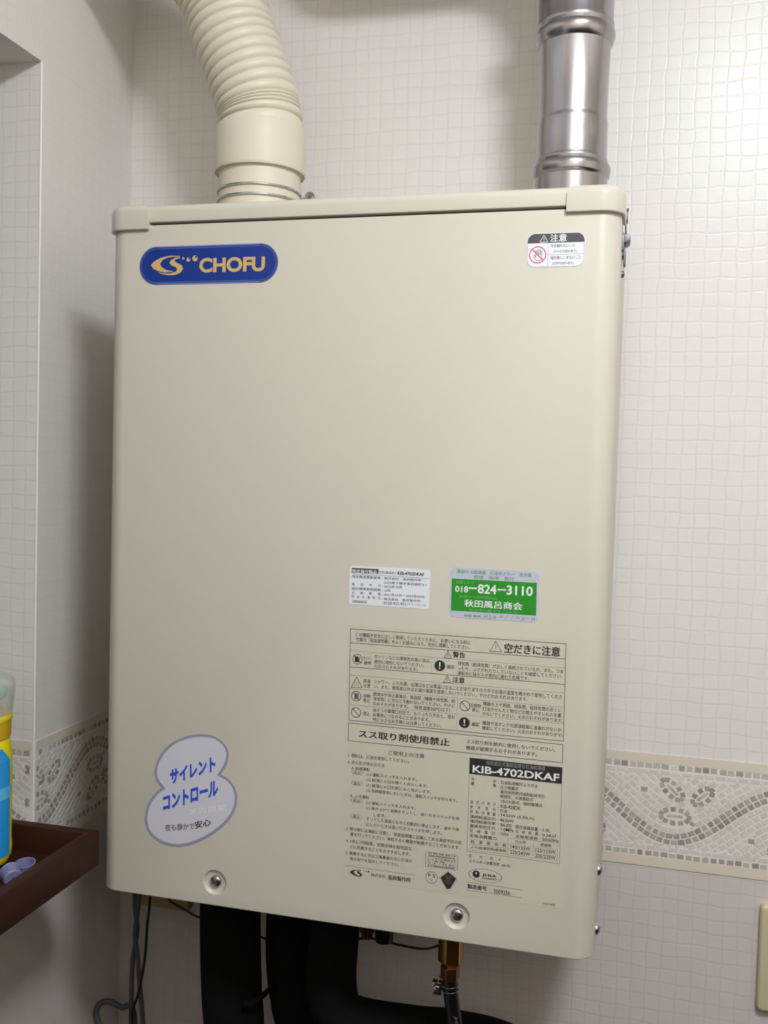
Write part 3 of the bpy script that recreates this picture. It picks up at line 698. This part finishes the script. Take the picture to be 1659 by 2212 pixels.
DOTS = [(-0.2106, 0.2124), (-0.2051, 0.2108), (-0.1979, 0.2119), (-0.2093, 0.2124), (-0.2029, 0.2107), (-0.1949, 0.2118)]
BUB = [(-0.1832, -0.2641), (-0.171, -0.2637), (-0.1618, -0.2667), (-0.1549, -0.2721), (-0.1514, -0.2795), (-0.1519, -0.2888), (-0.1551, -0.2962), (-0.1592, -0.3027), (-0.1519, -0.3058), (-0.145, -0.3122), (-0.1412, -0.3217), (-0.1415, -0.3316), (-0.1451, -0.342), (-0.1524, -0.3521), (-0.1628, -0.362), (-0.1749, -0.3706), (-0.1871, -0.3772), (-0.1994, -0.3816), (-0.2102, -0.383), (-0.2212, -0.3818), (-0.2315, -0.3776), (-0.2388, -0.3712), (-0.2425, -0.3615), (-0.2423, -0.352), (-0.2393, -0.3414), (-0.2332, -0.332), (-0.2278, -0.3263), (-0.2243, -0.3237), (-0.2295, -0.3185), (-0.2324, -0.3116), (-0.2321, -0.3028), (-0.2284, -0.293), (-0.2215, -0.283), (-0.2123, -0.2748), (-0.2016, -0.2691), (-0.1924, -0.2657)]
FILM = [(0.1753, -0.1339), (0.1796, -0.3913)]
FILM2 = [(-0.0289, -0.3919), (-0.0376, -0.1576)]


# instruction sheet: a clear film printed in black
film = sticker('instruction_label', rrect(-0.0305, 0.1812, -0.3925, -0.1425, 0.002), M_film, 0.00012)
p = Print(-0.00020)
for i, (a, b, c, d) in enumerate(L6): p.line((a, b), (c, d), 0.00045 if i in (0, 1, 2, 3, 4, 6, 13, 14, 15, 16) else 0.00022, 'k' if i in (0, 1, 2, 3, 4, 6, 13, 14, 15, 16) else 'f')
for i, (a, b, c, d) in enumerate(L8): p.line((a, b), (c, d), 0.00032 if i < 3 or i > 9 else 0.00020, 'f')
for a, b, c, d in L7: p.line((a, b), (c, d), 0.00035, 'f')
p.P(HDR, 'k')
p.rows(INSTRUCTION_TEXT)
for k in range(0, 9, 3): warn(p, TRI[k], TRI[k + 1], TRI[k + 2], 'k')
p.pathline(TRI[9:12], 0.0005, 'k', True)
for k in (-1, 0, 1): p.pathline([(-0.0199 + k * .0018, -0.2016), (-0.0204 + k * .0018, -0.1998), (-0.0196 + k * .0018, -0.1984), (-0.0201 + k * .0018, -0.1972)], 0.0003, 'f')
x, z = CIR[0]; p.ring(x, z, .0045, .0050, 'k'); p.P(rrect(x - .0026, x + .0010, z - .0028, z + .0026, .0004, 3), 'k'); p.line((x + .0012, z - .0018), (x + .0025, z + .0020), .0007, 'k'); p.line((x - .0034, z + .0034), (x + .0034, z - .0034), .0008, 'k')
bang(p, *CIR[2], .0051); bang(p, *CIR[10], .0051)
x, z = CIR[4]; nosign(p, x, z, .0050, 'k', .0006); p.P([(x - .002, z - .003), (x + .002, z - .003), (x + .0026, z + .001), (x + .002, z + .003), (x - .0016, z + .0028)], 'f', .00001)
nosign(p, *CIR[6], .0050, 'k', .0006); nosign(p, *CIR[8], .0050, 'k', .0006)
for k in range(0, 8, 2):
    (a, d), (b, e) = OVAL[k], OVAL[k + 1]; p.pathline(rrect(a, b, e + .0004, d - .0004, .0019, 6), .00028, 'f', True)
def swirl(p, x, z, s, c, dy=.00003):
    cx, cz = -0.2283, 0.2062
    for poly in (C1, C2): p.P([(x + (a - cx) * s, z + (b - cz) * s) for a, b in poly], c, dy)
swirl(p, -0.0155, -0.3845, 0.35, 'k')
for k, r in ((0, .0004), (1, .0006), (2, .0009)): p.ring(-0.0078 + .0024 * k, -0.3818 - .0003 * (k % 2), 0, r, 'k', 14)
# inspection table, marks and rating plate marks
p.pathline(rrect(.0526, .0841, -.3692, -.3548, .0012, 4), .0003, 'f', True)
for k in range(1, 6): p.line((.0526, -.3548 - .0024 * k), (.0841, -.3548 - .0024 * k), .0002, 'f')
for k in range(1, 9): p.line((.0526 + .0035 * k, -.3596), (.0526 + .0035 * k, -.3692), .0002, 'f')
rn = random.Random(4)
for r_ in range(6):
    for c_ in range(22):
        if rn.random() < (0.85 if r_ in (0, 1, 5) else 0.4): a, b = .0555 + .00118 * c_, -.3559 - .0024 * r_; p.P([(a, b - .0006), (a + .0008, b - .0006), (a + .0008, b + .0006), (a, b + .0006)], 'f' if rn.random() < .6 else 'k', .00002)
x, z = PSC[0]; p.ring(x, z, .00535, .0057, 'k')
p.text('P', (x - .0032, z + .0002), (x - .0008, z + .0002), (x - .0032, z + .0034), 'k', 0); p.text('S', (x + .0009, z + .0002), (x + .0033, z + .0002), (x + .0009, z + .0034), 'k', 0); p.text('C', (x - .0011, z - .0036), (x + .0011, z - .0036), (x - .0011, z - .0014), 'f', 0)
p.P(PENT, 'k'); cx, cz = .0755, -.3795
p.pathline([(cx + (a - cx) * 1.14, cz + (b - cz) * 1.14) for a, b in PENT], .00028, 'f', True)
p.ring(cx, cz - .0012, .0026, .0030, 'f', dy=.00006); p.ring(cx - .0016, cz + .0032, .0008, .0013, 'f', dy=.00006); p.ring(cx + .0018, cz + .0032, .0008, .0013, 'f', dy=.00006); p.ring(cx, cz - .0012, .0008, .0013, 'f', dy=.00006)
p.ring(.1104, -.3707, .0062, .0065, 'f', 48, sx=2.45); p.ring(.1019, -.3702, 0, .0034, 'k'); p.ring(.1019, -.3695, 0, .0010, 'w', dy=.00006, sx=.7)
p.build('lettering', film)

# maintenance sticker
lab = sticker('maintenance_label', rrect(-.0299, .0492, -.1226, -.0853, .0026, 6), M_white)
p = Print(-.00030); p.P([WH[4], WH[5], WH[6], WH[7]], 'k'); p.line(WH[8], WH[9], .00025, 'k'); p.rows(MAINTENANCE_TEXT); p.build('lettering', lab)
# dealer sticker
lab = sticker('dealer_label', rrect(.0686, .1513, -.1285, -.0815, .0045, 6), M_silver)
p = Print(-.00030); p.P([GR[4], GR[5], GR[6], GR[7]], 'h'); p.rows(DEALER_TEXT)
for k in (8, 10): p.line((GR[k][0], -.1002), (GR[k + 1][0], -.1002), .0015, 'w', .00005)
for a, b in ((15, 16), (17, 18)): p.line(HAND[a], HAND[b], .00035, 'p')
for q in ([(.1012, -.1278), (.1027, -.1240)], [(.1036, -.1280), (.1050, -.1240)], [(.1019, -.1262), (.1046, -.1256)],
          [(.1060, -.1250), (.1071, -.1243), (.1081, -.1248), (.1075, -.1261), (.1060, -.1276), (.1087, -.1273)],
          [(.1108, -.1244), (.1096, -.1264), (.1130, -.1259)], [(.1121, -.1246), (.1112, -.1280)], HAND[19:23], HAND[23:25]): p.pathline(q, .00035, 'p')
p.build('lettering', lab)
# caution sticker
lab = sticker('caution_label', rrect(.1297, .1814, .1946, .2251, .0072, 10), M_white)
p = Print(-.00030)
r_ = rrect(.1303, .1808, .1951, .2246, .0068, 10); p.pathline(r_, .00022, 'f', True)
p.P([(.1303, .2165), (.1808, .2165)] + [q for q in r_ if q[1] > .2165 + .0001], 'd')
p.line((.1303, .2165), (.1808, .2165), .0003, 'd'); p.line((.1488, .2165), (.1488, .1951), .00022, 'f'); p.line((.1488, .2058), (.1808, .2058), .00022, 'f')
warn(p, (.1412, .2172), (.1484, .2172), (.1447, .2234), 'w', .0005)
p.rows(CAUTION_TEXT)
hx, hz = .1400, .2056
p.pathline([(hx - .0030, hz + .0002), (hx - .0040, hz - .0004), (hx - .0032, hz - .0024), (hx - .0012, hz - .0046), (hx + .0018, hz - .0050), (hx + .0034, hz - .0030), (hx + .0036, hz + .0030), (hx + .0028, hz + .0034), (hx + .0026, hz + .0002), (hx + .0020, hz + .0002), (hx + .0020, hz + .0044), (hx + .0011, hz + .0046), (hx + .0009, hz + .0004), (hx + .0003, hz + .0004), (hx + .0002, hz + .0050), (hx - .0007, hz + .0049), (hx - .0008, hz + .0003), (hx - .0013, hz + .0002), (hx - .0016, hz + .0041), (hx - .0024, hz + .0040), (hx - .0022, hz - .0020)], .00035, 'd', True)
p.ring(.1396, .2059, .0068, .0077, 'r', dy=.00005); p.line((.1346, .2109), (.1446, .2009), .0009, 'r', .00006)
p.build('lettering', lab)
# maker's badge
lab = sticker('badge', rrect(-.2586, -.1104, .1868, .2246, .0188, 14), INK['B'], .0004)
p = Print(-.00045)
p.pathline(rrect(-.2580, -.1110, .1874, .2240, .0182, 14), .0008, 'L', True, .00001); p.pathline(rrect(-.2563, -.1127, .1891, .2223, .0165, 14), .00035, 'L', True, .00002)
swirl(p, -.2283, .2062, 1.0, 'o')
for (a, b), r in zip(DOTS[:3], (.0013, .0021, .0030)):
    p.ring(a, b, 0, r, 'o', 24); p.ring(a + r * .38, b + r * .42, 0, r * .38, 'B', 16, .00006)
p.rows(BADGE_TEXT); p.build('lettering', lab)
# cloud-shaped sticker
cen = lambda pts, k: [(q.x, q.y) for q in [Vector(a) for a in pts]]
def soften(pts, sharp):
    out = []; n = len(pts)
    for i in range(n):
        a, b, c, d = (Vector(pts[(i + k) % n]) for k in (-1, 0, 1, 2))
        if i in sharp: a = b + (b - c)
        if (i + 1) % n in sharp: d = c + (c - b)
        for k in range(5):
            t = k / 5; q = 0.5 * ((2 * b) + (c - a) * t + (2 * a - 5 * b + 4 * c - d) * t * t + (3 * b - a - 3 * c + d) * t ** 3); out.append((q.x, q.y))
    return out
BUB = soften(BUB, (7, 27))
lab = sticker('cloud_label', BUB[::-1], M_bub)
p = Print(-.00030)
inn = inset(BUB[::-1], .0029); n = len(BUB); ou = BUB[::-1]
p.mb.add([(x, p.y, z) for x, z in ou + inn], [(k, (k + 1) % n, n + (k + 1) % n, n + k) for k in range(n)], p.ink('s'))
p.rows(BUBBLE_TEXT); p.build('lettering', lab)

# ---------------------------------------------------------------- stainless flue pipe
FX, FY = 0.1567, 0.13
flue = thing('flue_pipe', 'stainless steel flue pipe rising from the right of the heater top', 'pipe', (FX, FY, 0.2663))
MF = Matrix.Translation((FX, FY, 0))
MB().lathe([(0.0372, 0.2664), (0.0374, 0.3085), (0.0392, 0.3105), (0.0396, 0.3125), (0.0402, 0.3170), (0.0399, 0.3200), (0.0388, 0.3222), (0.0376, 0.3228)], 64, 0, MF).build('socket_ring', M_steel2, flue)
MB().lathe([(0.0355, 0.31), (0.0364, 0.3232), (0.0368, 0.3245), (0.0372, 0.3262), (0.0366, 0.3278), (0.0361, 0.3300), (0.0359, 0.352), (0.0359, 0.3648), (0.0358, 0.3658), (0.0351, 0.3684), (0.0350, 0.3700), (0.0352, 0.40), (0.0360, 0.4415), (0.0364, 0.4425)], 64, 0, MF).build('lower_pipe', M_steel, flue)
MB().lathe([(0.0360, 0.4420), (0.0368, 0.4422), (0.0386, 0.4450), (0.0400, 0.4495), (0.0403, 0.4525), (0.0398, 0.4555), (0.0388, 0.4575), (0.0372, 0.4580)], 64, 0, MF).build('joint_ring', M_steel2, flue)
up = [(FX, FY, 0.445), (FX, FY, 0.457), (FX, FY, 0.459), (FX, FY, 0.461), (FX, FY, 0.464), (FX, FY, 0.466), (FX, FY, 0.50), (FX, FY, 0.535)]
ur = [0.0368, 0.0372, 0.0376, 0.0386, 0.0386, 0.0377, 0.0377, 0.0377]
RB = 0.088; zc = 0.535
for i in range(1, 13):
    a = PI / 2 * i / 12; up.append((FX - RB + RB * math.cos(a), FY, zc + RB * math.sin(a))); ur.append(0.0385 if i % 3 == 0 else 0.0374)
up.append((-0.04, FY, zc + RB)); ur.append(0.0377)
for i in range(1, 11):
    a = PI / 2 * i / 10; up.append((-0.04 - 0.075 * math.sin(a), FY + 0.075 * (1 - math.cos(a)), zc + RB)); ur.append(0.0385 if i % 3 == 0 else 0.0374)
up.append((-0.115, YB - 0.001, zc + RB)); ur.append(0.0377)
MB().tube(up, ur, 64, caps=False).build('upper_pipe', M_steel, flue)
pb = MB().lathe([(0.0378, 0.5005), (0.0392, 0.5005), (0.0392, 0.5205), (0.0378, 0.5205)], 48, 0, MF); pb.box(FX - 0.0475, FX - 0.037, FY - 0.010, FY - 0.003, 0.4960, 0.5250)
pb.build('pipe_band', M_steel2, flue)

# ---------------------------------------------------------------- cream intake duct
HX, HY = -0.1840, 0.13
duct = thing('intake_duct', 'cream ribbed flexible duct bending left above the heater', 'duct', (HX, HY, 0.2663))
MH = Matrix.Translation((HX, HY, 0))
neck = MB().lathe([(0.0452, 0.2664), (0.0452, 0.331), (0.0470, 0.3315), (0.0496, 0.3300), (0.0503, 0.3312), (0.0506, 0.3330), (0.0500, 0.371), (0.0492, 0.378), (0.0478, 0.3808), (0.0440, 0.3812)], 72, 0, MH).build('socket', M_collar, duct)
path = smooth_path([(-0.1838, HY, 0.372), (-0.1842, HY, 0.386), (-0.1868, HY, 0.402), (-0.1920, HY, 0.4195), (-0.2030, HY, 0.4486), (-0.2165, HY, 0.4805), (-0.2310, HY, 0.520), (-0.2520, HY - .006, 0.556), (-0.2860, HY - .014, 0.586), (-0.3300, HY - .020, 0.603), (-0.3800, HY - .024, 0.612), (XL + 0.001, HY - .026, 0.614)], 60)
# resample by length; the first folds are squeezed together, the rest stand open
acc = [0.0]
for a, b in zip(path, path[1:]): acc.append(acc[-1] + (b - a).length)
def at_len(d):
    d = min(max(d, 0), acc[-1] - 1e-6); lo, hi = 0, len(acc) - 1
    while hi - lo > 1:
        m_ = (lo + hi) // 2
        if acc[m_] <= d: lo = m_
        else: hi = m_
    return path[lo].lerp(path[lo + 1], (d - acc[lo]) / max(1e-9, acc[lo + 1] - acc[lo]))
folds = [0.0135, 0.0078, 0.0032, 0.0030, 0.0030, 0.0105] + [0.0117] * 40
pts, rads, d = [], [], 0.002
for w in folds:
    if d + w > acc[-1]: break
    K = 10 if w > .005 else 5
    for k in range(K):
        t = k / K; pts.append(at_len(d + w * t)); rads.append(0.0432 + (0.0040 if w > .005 else 0.0030) * (math.sin(PI * t) ** 0.55))
    d += w
MB().tube(pts, rads, 64, caps=False).build('ribbed_hose', M_hose, duct, angle=60)
wc = MB()
for zz in (0.3092, 0.2985):
    wc.tube([(HX + 0.0466 * math.cos(2 * PI * k / 64), HY + 0.0466 * math.sin(2 * PI * k / 64), zz) for k in range(64)], 0.00115, 10, closed=True)
wc.tube(smooth_path([(HX + 0.0436, HY - 0.0165, 0.2985), (-0.1300, 0.1055, 0.2935), (-0.1225, 0.1035, 0.2955), (-0.1165, 0.1030, 0.2955)], 5), 0.00115, 8)
clamp = wc.build('wire_clamp', M_chrome, duct)
m = MB(); screw(m, Matrix.Translation((-0.1151, 0.1010, 0.2958)) @ Matrix.Rotation(math.radians(12), 4, 'Z') @ Matrix.Rotation(math.radians(72), 4, 'X'), 0.0052, 0.18)
m.lathe([(0.0050, -0.012), (0.0060, -0.0015), (0.0060, 0.0)], 20, 0, Matrix.Translation((-0.1151, 0.1010, 0.2958)) @ Matrix.Rotation(PI / 2, 4, 'X'))
m.build('clamp_screw', [M_chrome, M_dark], clamp)

# ---------------------------------------------------------------- pipes and cables under the case
def runner(name, label, cat, pts, rad, m, seg=24, per=8, group=None):
    P = smooth_path(pts, per)
    o = MB().tube(P, rad, seg).build(name, m)
    return tag(o, label, cat, group)
pa = runner('insulated_pipe', 'leftmost of the three black foam covered pipes below the heater', 'pipe', [(-0.2015, 0.13, HB - 0.0005), (-0.2010, 0.13, -0.52), (-0.1975, 0.13, -0.60), (-0.1925, 0.13, -0.68), (-0.1900, 0.13, -1.0), (-0.1900, 0.13, FLOOR)], 0.0348, M_foam, 32)
pb_ = runner('insulated_pipe', 'middle of the three black foam covered pipes below the heater', 'pipe', [(-0.1408, 0.165, HB - 0.0005), (-0.1414, 0.165, -0.564), (-0.1331, 0.165, -0.624), (-0.1264, 0.165, -0.652), (-0.1150, 0.165, -0.76), (-0.1150, 0.165, -1.0), (-0.1150, 0.165, FLOOR)], 0.0266, M_foam, 32)
pc = runner('insulated_pipe', 'black foam covered pipe below the heater that bends off to the right', 'pipe', [(-0.0670, 0.105, HB - 0.0005), (-0.0680, 0.105, -0.50), (-0.0696, 0.105, -0.550), (-0.0640, 0.105, -0.583), (-0.0431, 0.107, -0.5995), (0.0230, 0.122, -0.6080), (0.06, 0.148, -0.620), (0.12, 0.180, -0.645), (0.17, 0.195, -0.69), (0.19, 0.20, -0.78), (0.19, 0.20, -1.1), (0.19, 0.20, FLOOR)], 0.0276, M_foam, 32)
sm = MB().tube(smooth_path([(-0.1690, 0.098, -0.594), (-0.1600, 0.1005, -0.5935), (-0.1530, 0.112, -0.5905), (-0.1480, 0.137, -0.589)], 5), 0.0030, 10); so = sm.build('strap', M_foam, pa)
runner('cable', 'thick grey cable nearest the corner, hanging below the heater', 'cable', [(-0.3610, 0.2, HB - 0.0005), (-0.3614, 0.2, -0.540), (-0.3575, 0.2, -0.582), (-0.3602, 0.2, -0.606), (-0.3636, 0.2, -0.635), (-0.3640, 0.2, -0.705), (-0.364, 0.2, -0.9), (-0.364, 0.2, FLOOR)], 0.0030, M_cable, 12)
runner('cable', 'thick grey cable hanging straight between the other two cables', 'cable', [(-0.3490, 0.193, HB - 0.0005), (-0.3520, 0.193, -0.538), (-0.3564, 0.193, -0.587), (-0.3530, 0.193, -0.610), (-0.3500, 0.193, -0.6385), (-0.3480, 0.193, -0.660), (-0.3436, 0.193, -0.70), (-0.330, 0.193, -0.9), (-0.330, 0.193, FLOOR)], 0.0030, M_cable, 12)
runner('cable', 'thin black cable hanging to the right of the two grey cables', 'cable', [(-0.3330, 0.186, HB - 0.0005), (-0.3330, 0.186, -0.534), (-0.3360, 0.186, -0.568), (-0.3380, 0.186, -0.604), (-0.3420, 0.186, -0.634), (-0.3480, 0.186, -0.662), (-0.3540, 0.186, -0.680), (-0.3550, 0.186, -0.702), (-0.352, 0.186, -0.9), (-0.352, 0.186, FLOOR)], 0.0017, M_black, 10)
runner('cable', 'loop of dark cable sticking out in the corner below the other cables', 'cable', [(-0.364, 0.21, -0.85), (-0.3660, 0.212, -0.706), (-0.3830, 0.208, -0.694), (-0.3980, 0.205, -0.6875), (-0.4080, 0.20, -0.6890), (-0.4105, 0.195, -0.6990), (-0.4020, 0.19, -0.7120), (-0.385, 0.19, -0.735), (-0.372, 0.2, -0.80), (-0.370, 0.212, -0.9)], 0.0036, M_cable, 12)
runner('earth_wire', 'thin dark green wire strung behind the black pipes to the brass fitting', 'wire', [(-0.3235, 0.205, -0.520), (-0.3175, 0.205, -0.5400), (-0.3093, 0.205, -0.5465), (-0.2909, 0.205, -0.5530), (-0.2695, 0.205, -0.5600), (-0.1921, 0.205, -0.5715), (-0.1817, 0.205, -0.5735), (-0.12, 0.205, -0.566), (-0.0650, 0.205, -0.5545), (-0.0513, 0.205, -0.5520), (-0.0116, 0.20, -0.5525), (0.0200, 0.170, -0.5370), (0.0480, 0.112, -0.5010)], 0.0014, M_green, 8)
# fuel hose with its brass fitting
GX, GY = 0.0628, 0.10
fuel = thing('fuel_hose', 'black fuel hose clamped to a brass fitting below the heater', 'hose', (GX, GY, -0.56))
MG = Matrix.Translation((GX, GY, 0)) @ Matrix.Rotation(math.radians(20), 4, 'Z')
hexm = MB().lathe([(0.0105, -0.5120), (0.0134, -0.5085), (0.0134, HB - 0.0002)], 6, 0, MG, cap=True)
hexm.lathe([(0.0088, -0.5135), (0.0102, -0.5115), (0.0102, -0.505)], 6, 0, MG, cap=True)
hexm.build('brass_fitting', M_brass, fuel, angle=20, bevel=0.0004)
MB().lathe([(0.0090, -0.5290), (0.0102, -0.5275), (0.0102, -0.5145), (0.0085, -0.5130)], 6, 0, MG, cap=True).build('hose_nut', M_copper, fuel, angle=20, bevel=0.0004)
hp = smooth_path([(GX + 0.0002, GY, -0.5270), (GX + 0.0010, GY, -0.540), (GX + 0.0028, GY, -0.552), (GX + 0.0046, GY, -0.564), (GX + 0.0070, GY, -0.578), (GX + 0.0110, GY - .006, -0.60), (GX + 0.018, GY - .018, -0.65), (GX + 0.025, GY - .02, -0.8), (GX + 0.025, GY - .02, FLOOR)], 6)
rub = MB().tube(hp, 0.0079, 24).build('rubber_hose', M_black, fuel)
pr = Print(GY - 0.0083)
pr.text('JHIA', (GX + 0.0062, -0.5640), (GX + 0.0085, -0.5775), (GX + 0.0103, -0.5633), 'g', 0)
pr.build('lettering', rub)
cl = MB()
for zz, dx in ((-0.5352, .0006), (-0.5404, .001)):
    cl.tube([(GX + dx + 0.0083 * math.cos(2 * PI * k / 36), GY + 0.0083 * math.sin(2 * PI * k / 36), zz + .0006 * math.cos(2 * PI * k / 36)) for k in range(36)], 0.0006, 8, closed=True)
clo = cl.build('hose_clamp', M_chrome, fuel)
m = MB().box(0.0448, 0.0550, GY - 0.006, GY + 0.002, -0.5455, -0.5325); screw(m, Matrix.Translation((0.0498, GY - 0.006, -0.5385)) @ Matrix.Rotation(PI / 2, 4, 'X'), 0.0038, 0.5)
m.tube([(0.0505, GY - 0.001, -0.5335), (0.0520, GY - 0.002, -0.5270)], 0.0013, 8)
m.build('clamp_screw', [M_chrome, M_dark], clo, bevel=0.0006)
# batten on the wall behind the case
tag(MB().box(-0.3785, -0.3099, 0.245, YB, -0.5745, -0.20).build('mounting_batten', M_board, bevel=0.001), 'pale wooden batten on the wall behind the left of the heater', 'board')

# ---------------------------------------------------------------- tray and the things in it
TX0, TX1, TY0, TY1, TZ0, TZ1, TW = -0.555, -0.2888, -0.62, -0.010, SILL, -0.3722, 0.0115
tray = thing('wooden_tray', 'dark wooden box tray on the recess sill left of the heater', 'tray', (-0.43, -0.3, SILL))
def plank(name, x0, x1, y0, y1, z0, z1): return MB().box(x0, x1, y0, y1, z0, z1).build(name, M_wood, tray, bevel=0.0008)
plank('bottom_board', TX0 + TW, TX1 - TW, TY0 + TW, TY1 - TW, TZ0, TZ0 + 0.008)
plank('side_board', TX1 - TW, TX1, TY0, TY1, TZ0, TZ1); plank('side_board', TX0, TX0 + TW, TY0, TY1, TZ0, TZ1)
plank('end_board', TX0 + TW, TX1 - TW, TY1 - TW, TY1, TZ0, TZ1 - .0003); plank('end_board', TX0 + TW, TX1 - TW, TY0, TY0 + TW, TZ0, TZ1 - .0003)
ZB = TZ0 + 0.008
bottle = thing('squeeze_bottle', 'yellow bottle with a blue label and clear cap in the wooden tray', 'bottle', (-0.3915, -0.064, ZB))
M_clear = mat('clear frosted plastic', (214, 216, 204), 0.3, vary=0.01); M_clear.node_tree.nodes['Principled BSDF'].inputs['Alpha'].default_value = 0.32
MBt = Matrix.Translation((-0.3915, -0.064, ZB + 0.0006))
BS = 0.0305
body = MB().lathe([(0.001, 0.0), (0.020, 0.0), (0.0275, 0.003), (BS + .0002, 0.010), (BS + .0006, 0.018), (BS - .0002, 0.026), (BS, 0.07), (BS, 0.104), (BS - .0006, 0.114), (BS - .0020, 0.124), (0.0270, 0.129), (0.001, 0.129)], 48, 0, MBt).build('body', mat('yellow plastic', (226, 208, 20), 0.3, vary=0.03), bottle)
lb = MB(); a0, a1 = math.radians(190), math.radians(370)
for z0, z1, mi, ins in ((0.012, 0.070, 0, 0), (0.070, 0.082, 1, -.10), (0.082, 0.108, 0, 0), (0.108, 0.121, 0, .35)):
    K = 32; q = []
    for zz, sh in ((z0, 0), (z1, ins)):
        for k in range(K + 1):
            a = a0 + (a1 - sh - a0) * k / K; r_ = BS + .0008 - (0.0012 if zz > .115 else 0); q.append(MBt @ Vector((r_ * math.cos(a), r_ * math.sin(a), zz)))
    lb.add(q, [(k, k + 1, K + 2 + k, K + 1 + k) for k in range(K)], mi)
lb.build('label', [mat('blue label', (36, 146, 214), 0.35, vary=0.06), mat('light blue band', (92, 178, 226), 0.35)], bottle)
MB().lathe([(0.0265, 0.1285), (0.0288, 0.130), (0.0292, 0.146)], 40, 0, MBt).lathe([(0.0292, 0.146), (0.0302, 0.1475), (0.0304, 0.1510), (0.0296, 0.1530), (0.001, 0.1530)], 40, 1, MBt).build('collar', [mat('amber plastic', (196, 158, 22), 0.35), mat('yellow rim plastic', (222, 196, 40), 0.3)], bottle)
m = MB().lathe([(0.0297, 0.1532), (0.0308, 0.160), (0.0322, 0.172), (0.0328, 0.179), (0.0320, 0.185), (0.0290, 0.1895), (0.0200, 0.192), (0.001, 0.193), (0.001, 0.1915), (0.0195, 0.1905), (0.0283, 0.188), (0.0310, 0.184), (0.0316, 0.179), (0.0310, 0.172), (0.0296, 0.160), (0.0285, 0.1532), (0.0297, 0.1532)], 48, 0, MBt)
m.build('cap', M_clear, bottle)
m = MB().lathe([(0.001, 0.1625)] + [(0.0262 * math.sin(a), 0.1745 - 0.012 * math.cos(a)) for a in [PI * i / 14 for i in range(1, 14)]] + [(0.001, 0.1865)], 40, 0, MBt)
m.lathe([(0.012, 0.1532), (0.022, 0.1540), (0.020, 0.160), (0.010, 0.166)], 32, 1, MBt)
m.build('inner_ball', [mat('teal plastic', (40, 160, 146), 0.4), mat('deep amber plastic', (206, 168, 30), 0.4)], bottle)
def cup(name, label, M_):
    mb = MB().lathe([(0.001, 0.0), (0.0072, 0.0), (0.0085, 0.001), (0.0095, 0.012), (0.0102, 0.0125), (0.0100, 0.0132), (0.0088, 0.0130), (0.0078, 0.0030), (0.001, 0.0026)], 36, 0, M_)
    return tag(mb.build(name, M_lav), label, 'cap', 'lavender caps in the wooden tray')
cup('plastic_cap', 'lavender plastic cap standing open side up in the wooden tray', Matrix.Translation((-0.3310, -0.074, ZB + 0.0012)) @ Matrix.Rotation(math.radians(8), 4, 'X'))
cup('plastic_cap', 'lavender plastic cap lying on its side in the wooden tray', Matrix.Translation((-0.3245, -0.103, ZB + 0.0102)) @ Matrix.Rotation(math.radians(-40), 4, 'Z') @ Matrix.Rotation(math.radians(-82), 4, 'Y'))

# ---------------------------------------------------------------- switch plate
sx0, sz1 = 0.3880, -0.4690
sp_ = thing('switch_plate', 'yellowed cream switch plate on the back wall at the right edge', 'switch', (sx0 + .035, YB, sz1 - .06))
def slab(x0, x1, z0, z1, y0, y1, r, e):
    o_ = rrect(x0, x1, z0, z1, r, 6); R = []
    for d, y in ((0, y1), (0, y0 + e)) + tuple((e * (1 - math.cos(PI / 12 * k)), y0 + e * (1 - math.sin(PI / 12 * k))) for k in range(1, 7)): R.append([(x, y, z) for x, z in inset(o_, d)])
    return MB().rings(R)
slab(sx0, sx0 + 0.071, sz1 - 0.122, sz1, YB - 0.0105, YB, 0.006, 0.004).build('plate', M_switch, sp_)
slab(sx0 + 0.020, sx0 + 0.051, sz1 - 0.092, sz1 - 0.030, YB - 0.0135, YB - 0.0103, 0.002, 0.0012).build('rocker', M_switch, sp_)
bpy.data.objects.remove(_to); bpy.data.curves.remove(_tc)
